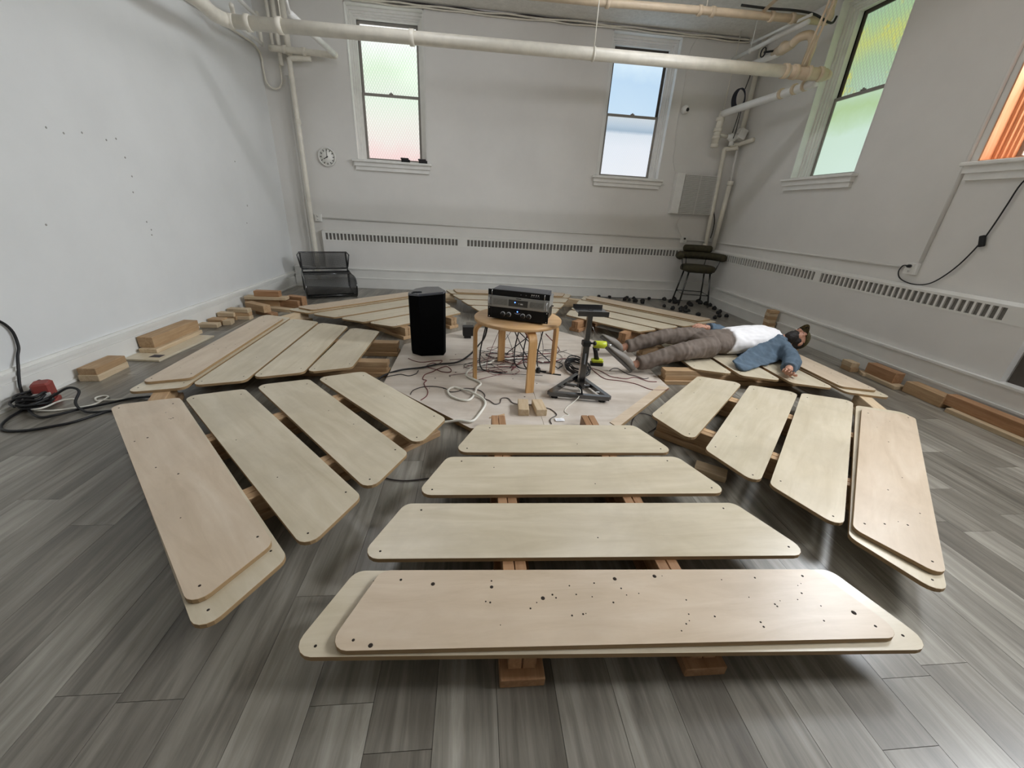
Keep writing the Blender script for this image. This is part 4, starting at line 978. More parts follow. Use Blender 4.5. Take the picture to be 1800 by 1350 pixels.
def outlet(name, label, M, plug=False):
    t = thing(name, label, 'outlet'); t.matrix_world = M
    b = MB(); b.box((-.055,-.045,-.055),(.055,0,.055),.006); b.obj('box', M_white, t)
    b = MB(); b.box((-.036,-.049,-.05),(.036,-.0455,.05),.002); b.obj('face_plate', M_trim, t)
    for z in (-.022,.022):
        b = MB(); b.lathe([(.014,.0495),(.014,.0515)],(0,0,z),14,'y'); s_ = b.obj('socket', M_white, t)
        b = MB(); b.box((-.006,-.0525,z-.004),(-.004,-.0516,z+.005)); b.box((.004,-.0525,z-.004),(.006,-.0516,z+.005)); b.obj('slot', M_dark, s_)
    if plug:
        b = MB(); b.lathe([(.016,.052),(.015,.075),(.008,.09)],(.0,0,.022),12,'y'); b.obj('plug', M_black, t)
outlet('power_outlet','small white outlet box at the left end of the far wall conduit', Matrix.Translation((-2.50,YB,1.07)))
outlet('power_outlet','white outlet box with a black plug on the far wall above the stool', Matrix.Translation((3.645,YB,1.03)), True)
MRo = Matrix.Translation((XR,3.61,1.035)) @ Matrix.Rotation(-PI/2,4,'Z')
outlet('power_outlet','white outlet box with a black plug on the window wall above the convector', MRo, True)
def pipe(b, P, r, n=12): b.tube(P, r, n)
b = MB(); pipe(b,[(-2.44,YB-.014,1.07),(3.585,YB-.014,1.04)],.012,8); tag(b.obj('wall_conduit',M_wall),'thin painted conduit running along the far wall above the convector','conduit')
b = MB(); pipe(b,[(3.71,YB-.014,1.03),(4.236,YB-.014,1.02),(4.236,6.9,1.015),(4.236,3.68,1.04)],.012,8); tag(b.obj('wall_conduit',M_wall),'thin painted conduit rounding the corner and running along the window wall','conduit')
b = MB(); b.tube([(XR-.008,3.57,1.10),(XR-.008,3.555,2.6),(XR-.008,3.535,3.8)],.017,6); tag(b.obj('wall_conduit',M_wall),'vertical painted raceway on the window wall between the windows','conduit')
t = thing('lamp_cord','thin black cord with an inline switch drooping across the window wall','cord')
b = MB(); b.tube(spline([(XR-.02,2.9,2.1),(XR-.02,3.02,1.86),(XR-.02,3.092,1.752),(XR-.02,3.115,1.6),(XR-.02,3.135,1.45),(XR-.02,3.165,1.306),(XR-.02,3.24,1.12),(XR-.02,3.34,.98),(XR-.02,3.431,.916),(XR-.02,3.56,.90),(XR-.02,3.68,.93),(XR-.02,3.725,.99),(XR-.03,3.70,1.05),(XR-.06,3.64,1.06)],5),.0055,6); b.obj('cable',M_wire,t)
b = MB(); b.M = Matrix.Translation((XR-.022,3.158,1.32)) @ Matrix.Rotation(-.32,4,'X'); b.box((-.014,-.018,-.045),(.014,.018,.045),.004); b.obj('switch',M_black,t)
# two dark boxes on the window sill
for x,lab in ((-1.09,'dark grey box on the left window sill, the one nearer the middle of the sill'),(-.825,'dark grey box on the left window sill, at its right end')):
    t = thing('dark_box',lab,'box',(x,YB+.02,ZS),0.1,'dark boxes on the left window sill')
    b = MB(); b.box((-.065,-.04,.0),(.065,.04,.045),.006); b.obj('body',M_black,t)
    b = MB(); b.box((-.075,-.03,.045),(.045,.03,.066),.006); b.obj('lid',plain('dark_lid',0x3a3436,0.5),t)

# ------------------------------------------------------------------ pipes under the ceiling
def coupling(b, p, d, r, L=0.05):
    p = Vector(p); d = Vector(d).normalized(); b.tube([p-d*L/2,p-d*L*.45,p+d*L*.45,p+d*L/2],[r*.9,r,r,r*.9],12)
def rod(b, p, z=ZC, r=.006): b.tube([p,(p[0],p[1],z)],r,6)
# main pipe
t = thing('heating_pipe','thick cream pipe slung across the room below the ceiling in front of both windows','pipe')
LM = [(-2.185,4.2,2.70),(-2.33,4.9,2.85)]
b = MB(); b.tube([(-2.436,5.3,2.923),(1.255,5.3,2.95),(3.55,5.3,2.965)],.060,16); b.obj('main_run',M_pipe,t)
b = MB(); b.tube([(3.55,5.3,2.965),(4.0,5.3,2.969)],.063,16); b.obj('end_run',M_pipetan,t)
for x,mt in ((-2.30,M_pipe),(-2.0,M_pipe),(-.687,M_pipe),(3.50,M_pipetan),(3.62,M_pipetan),(3.78,M_pipetan),(3.93,M_pipetan)):
    b = MB(); coupling(b,(x,5.3,2.923+.0075*(x+2.436)),(1,0,0),.074,.05); b.obj('coupling',mt,t)
b = MB(); b.tube([(3.99,5.3,2.969),(4.04,5.3,2.969),(4.07,5.3,2.969)],[.06,.05,.035],12); b.obj('end_cap',M_pipetan,t)
b = MB(); coupling(b,(1.255,5.3,2.95),(1,0,0),.07,.02); rod(b,(1.255,5.3,3.0)); b.obj('hanger',M_pipe,t)
b = MB(); coupling(b,(-1.98,5.3,2.926),(1,0,0),.072,.02); rod(b,(-1.98,5.3,2.98)); b.obj('hanger',M_pipe,t)
b = MB(); b.tube(spline([(-2.436,5.3,2.923),(-2.50,5.28,2.925),(-2.52,5.18,2.92),(-2.50,5.0,2.90),(-2.46,4.0,2.90),(-2.44,YF,2.90)],4),.062,14); b.obj('side_run',M_pipe,t)
# lower pipe from the right end towards the far wall, with its drop
t = thing('heating_pipe','white pipe from the end of the main pipe back to the far right corner','pipe')
b = MB(); b.tube(spline([(3.93,5.3,2.90),(3.92,5.42,2.895),(3.90,5.7,2.89),(3.80,6.4,2.875),(3.75,6.90,2.865)],4),.048,14); b.obj('run',M_white,t)
for y in (5.45,5.60,5.80):
    b = MB(); coupling(b,(3.925-(y-5.3)*.11,y,2.90-(y-5.3)*.022),(-.1,1,0),.06,.03); b.obj('coupling',M_pipetan,t)
b = MB(); b.tube([(3.75,6.90,2.90),(3.75,6.93,2.70),(3.74,6.93,2.44)],.05,14); b.obj('drop',M_pipe,t)
for z,r_ in ((2.80,.064),(2.66,.064),(2.56,.06),(2.45,.06)):
    b = MB(); coupling(b,(3.745,6.93,z),(0,0,1),r_,.05); b.obj('coupling',M_pipe,t)
b = MB(); rod(b,(3.745,6.90,2.9)); b.obj('hanger',M_pipe,t)
b = MB(); b.tube([(3.76,6.93,2.60),(3.95,6.95,2.585)],.03,10); b.obj('branch',M_pipe,t)
# valve set on the corner
t = thing('pipe_valve','white valve set joining the pipes in the far right corner','valve')
b = MB(); b.ell((4.02,6.95,2.575),(.07,.06,.06)); b.tube([(3.93,6.95,2.585),(4.02,6.95,2.575),(4.16,6.95,2.62)],[.035,.045,.04],12); b.obj('body',M_white,t)
b = MB(); b.M = Matrix.Translation((4.15,6.94,2.63)) @ Matrix.Rotation(.3,4,'Y'); b.box((-.06,-.06,-.07),(.06,.06,.07),.01); b.obj('bonnet',M_white,t)
b = MB(); b.tube([(4.02,6.95,2.54),(4.03,6.95,2.47)],[.03,.04],10); b.obj('outlet',M_white,t)
# risers in the far right corner
t = thing('riser_pipe','painted riser with a bend at its top, nearer the louvred panel','pipe')
b = MB(); b.tube(spline([(4.16,6.96,2.45),(4.03,7.0,2.43),(3.985,7.02,2.42),(3.98,7.02,2.35),(4.0,7.02,1.9),(4.04,7.02,.90)],4),.033,12); b.obj('riser',M_pipe,t)
b = MB(); coupling(b,(4.03,7.02,.97),(0,0,1),.045,.04); b.obj('coupling',M_pipe,t)
t = thing('riser_pipe','painted riser with a collar at its top standing in the corner beside the window wall','pipe')
b = MB(); b.tube([(4.16,6.93,1.93),(4.15,6.95,.90)],.036,12); b.obj('riser',M_pipe,t)
b = MB(); coupling(b,(4.16,6.93,1.94),(0,0,1),.048,.06); b.obj('collar',M_pipe,t)
b = MB(); b.tube([(4.16,6.93,1.95),(4.17,6.97,2.2),(4.17,6.98,2.45)],.018,8); b.obj('stem',M_wall,t)
t = thing('riser_pipe','painted vertical pipe from the ceiling down to the white valve in the corner','pipe')
b = MB(); b.tube([(4.18,6.99,ZC),(4.18,6.99,2.70)],.036,12); b.obj('riser',M_pipe,t)
b = MB(); b.tube([(4.03,6.99,2.47),(4.18,6.99,2.50),(4.22,6.7,2.53)],.033,10); b.obj('branch',M_pipe,t)
# thin white pipes high in the right corner
t = thing('sprinkler_pipe','thin white pipe running back under the ceiling to the far right corner','pipe')
b = MB(); b.tube([(3.62,5.3,3.42),(3.72,6.9,3.536)],.026,10); b.obj('run',M_white,t)
b = MB(); b.tube([(3.72,6.9,3.536),(3.84,6.95,3.53),(4.05,6.97,3.52)],.026,10); b.obj('return_bend',M_pipe,t)
b = MB(); coupling(b,(3.69,6.45,3.50),(.06,1,.07),.034,.03); rod(b,(3.69,6.45,3.53)); b.obj('hanger',M_white,t)
t = thing('sprinkler_pipe','thinner white pipe just above the first, under the ceiling at the far right','pipe')
b = MB(); b.tube([(3.60,5.25,3.46),(3.71,6.5,3.60)],.016,8); b.obj('run',M_white,t)
t = thing('heating_pipe','short white pipe behind the tan valve in the far right corner','pipe')
b = MB(); b.tube([(3.72,5.85,3.30),(3.836,6.75,3.41)],.036,12); b.obj('run',M_white,t)
b = MB(); b.tube([(3.836,6.75,3.41),(3.98,6.85,3.41),(4.15,6.9,3.40)],.033,10); b.obj('bend',M_pipetan,t)
t = thing('gate_valve','tan gate valve with a dark hand wheel and an arched pipe above the main pipe','valve')
b = MB(); b.tube([(3.73,5.95,3.335),(3.71,5.75,3.325),(3.70,5.6,3.315)],[.045,.06,.045],12); b.ell((3.71,5.76,3.33),(.06,.07,.07)); b.obj('body',M_pipetan,t)
b = MB(); b.tube(spline([(3.70,5.60,3.315),(3.72,5.52,3.36),(3.80,5.45,3.36),(3.83,5.42,3.27),(3.76,5.34,3.10),(3.735,5.30,3.0)],5),.045,12); b.obj('arch_pipe',M_pipetan,t)
b = MB(); b.tube([(3.68,5.9,3.34),(3.62,6.0,3.35)],.012,8); b.obj('stem',M_black,t)
b = MB(); b.tube([(3.61+.0,6.0+.05*math.cos(q*PI/5),3.35+.05*math.sin(q*PI/5)) for q in range(10)],.008,6,True); b.obj('hand_wheel',M_black,t)
# upper tan pipe along the ceiling
t = thing('heating_pipe','tan pipe close under the ceiling, above and parallel to the main pipe','pipe')
b = MB(); b.tube([(.35,5.5,3.45),(1.348,5.5,3.462),(2.529,5.5,3.491),(3.93,5.5,3.515)],.038,12); b.obj('run',M_pipetan,t)
for x in (1.40,2.45,2.60,3.30,3.55):
    b = MB(); coupling(b,(x,5.5,3.462+.022*(x-1.348)),(1,0,0),.05,.04); b.obj('coupling',M_pipetan,t)
for x in (1.40,2.52):
    b = MB(); rod(b,(x,5.5,3.49)); b.obj('hanger',M_pipe,t)
b = MB(); b.tube(spline([(3.90,5.5,3.515),(3.97,5.5,3.52),(4.0,5.5,3.57),(3.97,5.5,3.64)],4),.04,12); b.obj('elbow',M_pipetan,t)
b = MB(); b.tube([(4.0,5.5,3.6),(4.0,5.5,ZC)],.03,10); b.obj('riser',M_pipetan,t)
cable('pipe_cable','black cable lying along the top of the tan pipe to its elbow',[(2.9,5.47,3.56),(3.2,5.45,3.55),(3.5,5.44,3.555),(3.75,5.43,3.54),(3.95,5.44,3.49),(4.03,5.46,3.50),(4.06,5.47,3.56)],.012,M_wire)
t = thing('pipe_strut','pair of tan struts slanting down from the ceiling to the main pipe','strut')
for dx in (0,.05):
    b = MB(); b.tube([(3.62+dx,4.95,ZC),(3.66+dx,5.26,3.02)],.012,8); b.obj('rod',M_pipetan,t)
t = thing('pipe_strut','thin tan pipe slanting up from the ceiling pipe toward the viewer','pipe')
b = MB(); b.tube([(3.18,5.5,3.53),(3.10,4.6,3.60),(3.02,3.6,3.66)],.018,8); b.obj('run',M_pipetan,t)
# cable coil hanging on the corner pipe
t = thing('cable_coil','black and blue coil of cable hanging in the far right corner above the valve','cable')
for j in range(5):
    b = MB(); P = []
    for k in range(10):
        a_ = k*2*PI/10; P.append((3.91+math.cos(a_)*(.07+.008*j), 6.80+.01*j+math.sin(a_)*.01, 3.06+math.sin(a_)*(.12+.006*j)-.005*j))
    b.tube(spline(P,3,True),.008,6,True); b.obj('loop', M_wire if j % 2 else plain('cable_navy',0x20243a,0.5), t)
b = MB(); b.tube(spline([(3.97,6.80,3.0),(3.98,6.82,2.8),(3.99,6.84,2.66),(3.98,6.85,2.55)],4),.006,6); b.tube(spline([(3.95,6.80,2.96),(3.95,6.82,2.8),(3.94,6.84,2.62)],4),.006,6); b.obj('tail',M_wire,t)
b = MB(); b.tube([(3.95,6.80,3.17),(3.99,6.82,3.32),(4.0,6.84,3.41)],.006,6); b.obj('tie',M_wire,t)
# left corner cluster
t = thing('drain_pipe','painted vertical pipe down the left end of the far wall behind the mesh chair','pipe')
b = MB(); b.tube(spline([(-2.28,6.98,3.10),(-2.50,6.98,3.09),(-2.565,6.98,3.07),(-2.57,6.98,2.98),(-2.575,6.985,2.0),(-2.58,6.99,.70),(-2.58,6.99,.12)],4),.034,12); b.obj('riser',M_pipe,t)
b = MB(); coupling(b,(-2.573,6.985,2.35),(0,0,1),.042,.05); b.obj('coupling',M_pipe,t)
b = MB(); b.tube([(-2.655,7.03,2.9),(-2.66,7.03,.70),(-2.66,7.0,.1)],.018,8); b.obj('thin_riser',M_wall,t)
t = thing('corner_pipe','white pipe from the far left corner coming forward beneath the main pipe','pipe')
b = MB(); b.tube([(-1.973,5.55,3.11),(-1.935,6.88,3.151)],.036,12); b.obj('run',M_white,t)
b = MB(); b.tube(spline([(-1.935,6.85,3.15),(-1.94,6.93,3.15),(-2.0,6.95,3.155),(-2.4,6.95,3.165),(-2.80,6.95,3.17)],4),.038,12); b.obj('wall_run',M_pipe,t)
b = MB(); b.tube([(-1.973,5.56,3.11),(-1.975,5.52,3.2),(-1.98,5.50,ZC)],.012,8); b.obj('hanger',M_white,t)
b = MB(); coupling(b,(-2.35,6.95,3.163),(1,0,0),.05,.05); coupling(b,(-2.6,6.95,3.168),(1,0,0),.05,.05); b.obj('coupling',M_pipe,t)
t = thing('corner_pipe','thin white pipe stepping down behind the left end of the main pipe','pipe')
b = MB(); b.tube([(-2.46,5.2,3.20),(-2.668,6.4,3.321)],.022,8); b.obj('upper_run',M_white,t)
b = MB(); b.tube([(-2.637,5.8,3.045),(-2.826,6.8,3.167)],.024,8); b.obj('lower_run',M_white,t)
b = MB(); b.tube([(-2.83,6.82,3.15),(-2.835,6.82,3.5)],.024,8); b.obj('riser',M_pipe,t)
b = MB(); b.tube([(-2.637,5.8,3.045),(-2.62,5.72,3.10),(-2.50,5.45,3.1)],.022,8); b.obj('offset',M_pipe,t)
b = MB()
t = thing('corner_riser','bundle of three painted vertical pipes rising to the ceiling in the far left corner','pipe')
for x,r_,z0 in ((-2.77,.022,3.16),(-2.69,.028,3.0),(-2.57,.04,3.12)):
    b = MB(); b.tube([(x,7.0,ZC),(x,7.0,z0)],r_,10); b.obj('riser',M_pipe,t)
cable('bent_conduit','thin conduit bent into a deep loop in the far left corner',[(-2.975,4.6,3.10),(-2.975,5.55,3.136),(-2.975,6.4,3.172),(-2.97,6.62,3.18),(-2.965,6.9,3.18),(-2.965,7.05,3.10),(-2.965,7.06,2.90),(-2.95,7.06,2.80),(-2.88,7.06,2.74),(-2.80,7.06,2.75),(-2.745,7.06,2.82),(-2.735,7.06,2.95),(-2.735,7.06,3.14)],.013,M_pipe,None,'conduit')
cable('bent_conduit','thin conduit running along the top of the blank wall toward the corner loop',[(-2.975,YF+.1,3.05),(-2.975,2.0,3.05),(-2.975,4.55,3.098)],.013,M_pipe,None,'conduit')
# dark cables tacked along the joint of far wall and ceiling
rw2 = random.Random(5)
for j,(mt,r_) in enumerate(((M_wiredk,.009),(M_pipe,.012),(plain('dusty_cable',0x6d6862,.7),.010),(M_pipe,.010))):
    P = [(-1.7+.3*k, YB-.012-.018*(j % 2), ZC-.02-.014*j+rw2.uniform(-.008,.008)) for k in range(20)]
    cable('ceiling_cable', ['dark','pale','dusty grey','cream'][j]+' cable strung along the joint of the far wall and ceiling', P, r_, mt, None, 'cable', 'cables along the ceiling joint')
# ------------------------------------------------------------------ the man lying on the right section
def remesh(mb, name, mat, voxel, smooth_it, parent, disp=None):
    me = mb.mesh(name, mat); tmp = bpy.data.objects.new(name, me); C.objects.link(tmp)
    r = tmp.modifiers.new('r', 'REMESH'); r.mode = 'VOXEL'; r.voxel_size = voxel; r.use_smooth_shade = True
    s = tmp.modifiers.new('s', 'SMOOTH'); s.iterations = smooth_it; s.factor = 0.5
    dg = bpy.context.evaluated_depsgraph_get(); dg.update()
    m2 = bpy.data.meshes.new_from_object(tmp.evaluated_get(dg)); bpy.data.objects.remove(tmp)
    m2.materials.clear(); m2.materials.append(mat)
    if disp:
        m2.update(); nrm = [v.normal.copy() for v in m2.vertices]
        for v, n_ in zip(m2.vertices, nrm): v.co += n_*disp(v.co)
    for p in m2.polygons: p.use_smooth = True
    m2.name = name; o = bpy.data.objects.new(name, m2); C.objects.link(o); o.parent = parent; return o
M_skin = plain('skin', 0xb98a73, 0.5, var=0.08, scale=20)
M_trous = plain('trousers_cloth', 0x685c53, 0.85, var=0.10, scale=14, bump=0.1)
M_shirt = plain('shirt_cloth', 0xe9e7e8, 0.8, var=0.03, scale=10, bump=0.05)
M_denim = plain('denim', 0x4e5f6e, 0.85, var=0.25, scale=12, bump=0.15)
M_shoe = plain('clog_grey', 0x77716a, 0.6, var=0.06)
M_sole = plain('clog_sole', 0x56524e, 0.7)
M_hair = plain('dark_hair', 0x1b1512, 0.7, var=0.3, scale=60, bump=0.3)
def camo():
    t = NT('camouflage'); n1 = t.noise(t.coords('Object'), 16, 2); n2 = t.noise(t.coords('Object',(1,1,1),(1,2,3)), 13, 2)
    c = t.ramp(n1, [(0.42,0x6a5f3c),(0.46,0x4a4427)]); c = t.mix(t.math('GREATER_THAN', n2, 0.58), c, srgb(0x1c1812))
    t.l(c, t.b.inputs['Base Color']); t.b.inputs['Roughness'].default_value = 0.85; return t.m
M_camo = camo()
man = thing('person', 'man lying on his back in white shirt, denim jacket and camouflage cap', 'person', (2.4,3.6,0.145))
man.location = (0,0,0)
def Vv(*p): return Vector(p)
nA, nK, nH = Vv(1.50,3.25,.130), Vv(1.90,3.29,.240), Vv(2.28,3.42,.255)
fA, fK, fH = Vv(1.56,3.72,.140), Vv(1.95,3.73,.255), Vv(2.34,3.70,.260)
nS, nE, nW = Vv(3.02,3.45,.245), Vv(2.93,3.17,.215), Vv(2.765,3.005,.190)
fS, fE, fW = Vv(3.09,3.88,.245), Vv(2.78,4.02,.220), Vv(2.50,3.95,.300)
hc = Vv(3.325,3.665,.28)
cdir = Vv(.955,.21,.10).normalized()
fn = Vv(-.10,-.34,.94); fn = (fn-cdir*fn.dot(cdir)).normalized()
sd = fn.cross(cdir)                   # the viewer-side ear
if sd.y > 0: sd = -sd
HM = Matrix((cdir, sd, fn)).transposed()
def hp_(x,y,z): return hc+HM @ Vector((x,y,z))
b = MB()
b.tube([nA+Vv(-.05,0,-.02),nA,nA.lerp(nK,.35),nK,nH],[.034,.037,.052,.055,.08],12)
b.tube([fA+Vv(-.05,0,-.02),fA,fA.lerp(fK,.35),fK,fH],[.034,.037,.052,.055,.08],12)
b.ell((2.36,3.56,.255),(.15,.165,.10)); b.ell((2.62,3.60,.262),(.24,.155,.10)); b.ell((2.90,3.64,.265),(.22,.165,.105))
b.tube([nS,nE,nW],[.052,.043,.030],12); b.tube([fS,fE,fW],[.052,.043,.030],12)
b.tube([nS,Vv(3.06,3.66,.26),fS],[.055,.085,.055],12)
b.tube([Vv(3.07,3.65,.265),Vv(3.17,3.67,.27),hp_(-.05,0,-.02)],[.075,.058,.056],12)
b.ell(hp_(.025,0,-.012),(.108,.078,.100),18,14,HM); b.ell(hp_(-.058,0,.02),(.062,.056,.068),14,10,HM)
b.ell(hp_(-.01,0,.055),(.07,.055,.045),14,10,HM)
b.tube([hp_(.035,0,.086),hp_(.0,0,.108),hp_(-.022,0,.122),hp_(-.03,0,.100)],[.010,.013,.017,.014],10)
for s in (-1,1):
    b.ell(hp_(.042,s*.030,.082),(.012,.026,.014),10,8,HM); b.ell(hp_(.010,s*.033,.075),(.022,.022,.02),10,8,HM)
    b.ell(hp_(-.005,s*.077,-.012),(.032,.011,.022),10,8,HM)
b.ell(hp_(-.055,0,.090),(.010,.024,.012),10,8,HM)
def hand(wrist, elbow, palm_n, curl, side):
    d = (wrist-elbow).normalized(); n_ = (palm_n-d*palm_n.dot(d)).normalized(); l = d.cross(n_)*side
    c = wrist+d*.05
    M_ = Matrix((d,l,n_)).transposed()
    b.tube([wrist-d*.02,wrist+d*.01,wrist+d*.03],[.028,.027,.03],10); b.ell(c,(.052,.043,.017),14,10,M_)
    for i,(off,L) in enumerate(((-.034,.070),(-.0115,.079),(.0115,.074),(.034,.058))):
        p = c+d*.044+l*off; P = [p-d*.02, p]; ang = 0.25; rr = [.0088,.0088]
        for f in (.45,.32,.23):
            ang += curl; dd = d*math.cos(ang)-n_*math.sin(ang); p = p+dd*L*f*1.05; P.append(p); rr.append(rr[-1]*.93)
        b.tube(P, rr, 8)
    p = c-d*.02-l*.036; q1 = p+(-l*.8+d*.5-n_*.2).normalized()*.036; q2 = q1+(d*.9-n_*.5-l*.1).normalized()*.03; q3 = q2+(d*.8-n_*.6+l*.3).normalized()*.022
    b.tube([p,q1,q2,q3],[.014,.012,.0105,.009],8)
hand(nW, nE, Vv(-.1,.45,-1), .50, -1)
hand(fW, fE, Vv(0,-.2,1), .28, -1)
body = remesh(b, 'body', M_skin, .0042, 3, man)
# trousers
def wr(scale, amp, seed=0.0, st=(1,1,1)):
    def f(p):
        q = Vector((p.x*st[0]+seed, p.y*st[1], p.z*st[2]))
        return amp*(noise.noise(q*scale)+.5*noise.noise(q*scale*2.1))
    return f
b = MB()
b.tube([nA+Vv(-.005,0,.002),nA+Vv(.05,.005,.008),nA.lerp(nK,.5),nK,nK.lerp(nH,.5),nH],[.064,.067,.075,.080,.094,.108],16)
b.tube([fA+Vv(-.005,0,.002),fA+Vv(.05,.005,.008),fA.lerp(fK,.5),fK,fK.lerp(fH,.5),fH],[.062,.065,.074,.080,.094,.108],16)
b.ell((2.36,3.57,.262),(.20,.185,.112),20,14)
b.tube([Vv(2.30,3.57,.26),Vv(2.52,3.595,.262)],[.10,.10],16)
R = []
for x,y0,hy,hz in ((2.32,3.565,.175,.112),(2.42,3.58,.178,.115),(2.52,3.595,.168,.112)):
    R.append([(x+.03*math.sin(2*PI*k/24),y0+hy*math.cos(2*PI*k/24),.145+.112+hz*math.sin(2*PI*k/24)) for k in range(24)])
b.rings(R)
trous = remesh(b, 'trousers', M_trous, .009, 5, man, lambda p: wr(12,.010,3,(1.5,.6,1))(p)+wr(7,.006,9)(p))
for v in trous.data.vertices:
    if v.co.x > 1.93 and v.co.z < .1465: v.co.z = .1465
b = MB(); R = []
for dx,f in ((0,1.0),(.028,1.0)):
    R.append([(2.50+dx+.03*math.sin(2*PI*k/28),3.592+.176*math.cos(2*PI*k/28),.145+.118+.117*math.sin(2*PI*k/28)) for k in range(28)])
b.smooth = True; b.rings(R); b.obj('belt', plain('belt_dark',0x2e2826,.6), man)
# shirt
b = MB(); R = []
for x,y0,hy,zc,hz in ((2.49,3.585,.18,.262,.122),(2.53,3.59,.186,.268,.128),(2.66,3.605,.190,.275,.134),(2.80,3.625,.195,.278,.137),(2.93,3.64,.200,.275,.130),(3.03,3.655,.21,.268,.115),(3.06,3.66,.185,.255,.092),(3.085,3.665,.10,.245,.06)):
    R.append([(x+.035*math.sin(2*PI*k/28),y0+hy*math.cos(2*PI*k/28),zc+hz*math.sin(2*PI*k/28)) for k in range(28)])
b.rings(R)
shirt = remesh(b, 'shirt', M_shirt, .009, 5, man, lambda p: wr(13,.011,5,(.7,1.4,1))(p))
for v in shirt.data.vertices:
    if v.co.z < .1465: v.co.z = .1465
# denim jacket: sleeves, near front panel, back panel and collar in one garment
b = MB()
b.tube([nS+Vv(.02,.03,0),nS,nS.lerp(nE,.5),nE,nE.lerp(nW,.5),nW+Vv(.025,.03,.003)],[.070,.086,.078,.070,.068,.060],16)
b.tube([fS,fS.lerp(fE,.5),fE,fE.lerp(fW,.6),fW+Vv(.03,.0,-.01)],[.09,.082,.072,.066,.058],16)
def sheet(S, th=.014):
    """thick strip through sections; each section a list of points"""
    R = []
    for sec in S:
        sec = [Vector(p) for p in sec]; off = []
        for i,p in enumerate(sec):
            t_ = sec[min(i+1,len(sec)-1)]-sec[max(i-1,0)]; n_ = t_.cross(Vv(1,0,0)).normalized(); off.append(p+n_*th)
        R.append([tuple(p) for p in sec]+[tuple(p) for p in reversed(off)])
    b.rings(R)
sheet([[(2.36,3.20,.192),(2.355,3.14,.172),(2.36,3.08,.158),(2.375,3.04,.154)],
       [(2.47,3.27,.215),(2.47,3.22,.190),(2.47,3.16,.168),(2.48,3.09,.155)],
       [(2.60,3.36,.262),(2.61,3.31,.225),(2.62,3.25,.185),(2.63,3.16,.156)],
       [(2.73,3.405,.300),(2.74,3.37,.255),(2.75,3.32,.20),(2.76,3.22,.158)],
       [(2.86,3.44,.335),(2.87,3.40,.29),(2.88,3.35,.23),(2.88,3.28,.165)],
       [(2.98,3.50,.362),(2.99,3.44,.325),(3.0,3.40,.25),(3.0,3.36,.18)],
       [(3.07,3.56,.355),(3.08,3.50,.31),(3.09,3.45,.24),(3.09,3.42,.18)]], .016)
sheet([[(2.60,3.40,.154),(2.60,3.60,.150),(2.60,3.80,.154)],[(3.10,3.40,.158),(3.10,3.65,.154),(3.10,3.92,.158)]], .006)
b.tube([Vv(3.07,3.50,.325),Vv(3.11,3.55,.285),Vv(3.13,3.60,.22)],[.026,.028,.026],10); b.tube([Vv(3.10,3.84,.27),Vv(3.14,3.77,.27),Vv(3.17,3.72,.22)],[.025,.03,.03],10)
jack = remesh(b, 'jacket', M_denim, .008, 4, man, lambda p: wr(12,.013,1,(1,1.6,.8))(p)+wr(6,.008,7)(p))
for v in jack.data.vertices:
    if v.co.x > 1.93 and v.co.z < .1465: v.co.z = .1465
# clogs
def clog(heel, toe, up, label):
    d = (toe-heel).normalized(); L = .31; u = (up-d*up.dot(d)).normalized(); s = d.cross(u)
    def P(a,c,h): return heel+d*a+s*c+u*h
    b2 = MB(); R = []
    for a,wd,h0,h1 in [(q_[0]*1.13,q_[1]*1.1,q_[2],q_[3]) for q_ in ((-.012,.020,.012,.050),(0.0,.034,.006,.068),(.05,.040,.004,.074),(.10,.042,.004,.080),(.15,.046,.004,.078),(.20,.050,.004,.064),(.25,.048,.006,.050),(.285,.036,.010,.040),(.305,.016,.016,.030))]:
        R.append([tuple(P(a,wd*math.cos(q),(h0+h1)/2+(h1-h0)/2*math.sin(q))) for q in [2*PI*k/18 for k in range(18)]])
    b2.smooth = True; b2.rings(R); o = b2.obj('shoe', M_shoe, man); 
    b2 = MB(); ring = []
    for k in range(24):
        q = 2*PI*k/24; a = .166+.187*math.cos(q); ring.append((a, (.051+.006*math.cos(q))*math.sin(q)))
    b2.smooth = False; b2.rings([[tuple(P(a,c*.95,-.012)) for a,c in ring],[tuple(P(a,c,-.006)) for a,c in ring],[tuple(P(a,c,.012)) for a,c in ring]]); b2.obj('sole', M_sole, o)
    b2 = MB(); b2.ell(P(.165,.016,.066),(.030,.018,.008),14,6,Matrix((d,s,u)).transposed()); b2.obj('vent_hole', M_dark, o)
    b2 = MB(); b2.tube([P(.165+.034*math.cos(2*PI*k/14),.016+.020*math.sin(2*PI*k/14),.069) for k in range(14)],.004,6,True); b2.obj('vent_rim', M_sole, o)
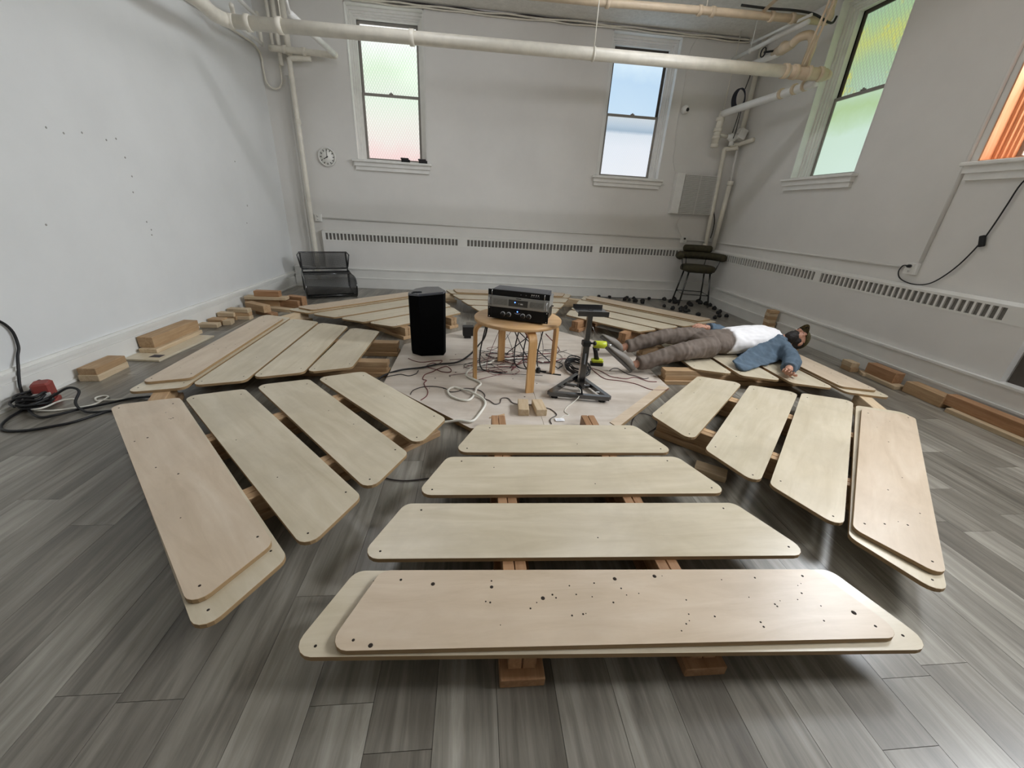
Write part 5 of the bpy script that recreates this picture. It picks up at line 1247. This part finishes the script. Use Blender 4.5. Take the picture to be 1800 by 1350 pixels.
clog(Vv(1.435,3.25,.060), Vv(1.18,3.23,.27), Vv(.6,.0,.75), 'near')
clog(Vv(1.50,3.735,.066), Vv(1.25,3.62,.255), Vv(.6,.1,.75), 'far')
# hair, beard, cap
b = MB(); b.ell(hp_(.01,0,-.032),(.112,.086,.088),18,12,HM); b.obj('hair', M_hair, man)
b = MB(); b.ell(hp_(-.072,0,.032),(.066,.060,.072),16,12,HM); b.ell(hp_(-.042,0,.096),(.012,.034,.014),12,8,HM)
for s in (-1,1): b.ell(hp_(-.035,s*.058,.015),(.045,.020,.035),12,8,HM)
b.ell(hp_(-.115,0,.045),(.035,.045,.045),12,8,HM)
remesh(b, 'beard', M_hair, .006, 2, man, wr(70,.004))
for s in (-1,1):
    b = MB(); b.tube([hp_(.047,s*.014,.099),hp_(.052,s*.030,.096),hp_(.046,s*.048,.083)],[.004,.005,.003],8); b.obj('eyebrow', M_hair, man)
    b = MB(); b.tube([hp_(.012,s*.018,.093),hp_(.008,s*.032,.096),hp_(.012,s*.046,.089)],.0022,6); b.obj('eyelashes', M_hair, man)
b = MB(); R = []
for x,f in ((.048,1.0),(.065,1.02),(.085,.98),(.11,.86),(.128,.66),(.138,.40),(.141,.12)):
    R.append([tuple(hp_(x-.0*math.cos(2*PI*k/24),.090*f*math.sin(2*PI*k/24),-.010+.113*f*math.cos(2*PI*k/24))) for k in range(24)])
b.smooth = True; b.rings(R); cap = b.obj('cap', M_camo, man)
b = MB(); R = []
for j in range(6):
    q = j/5; row = []
    for k in range(9):
        s_ = -1+2*k/8; row.append((.052+.018*(1-s_*s_)-.01*q, s_*.078*(1-.16*q*q), .096-.075*s_*s_+q*(.075*(1-.35*s_*s_))))
    R.append(row)
top = [[tuple(hp_(x+.002,y,z)) for x,y,z in r] for r in R]; bot = [[tuple(hp_(x-.003,y,z)) for x,y,z in r] for r in R]
b.smooth = True; b.rings(top,False,False); b.rings(list(reversed(bot)),False,False); b.rings([top[-1],bot[-1]],False,False); b.obj('cap_brim', M_camo, cap)
#@@END
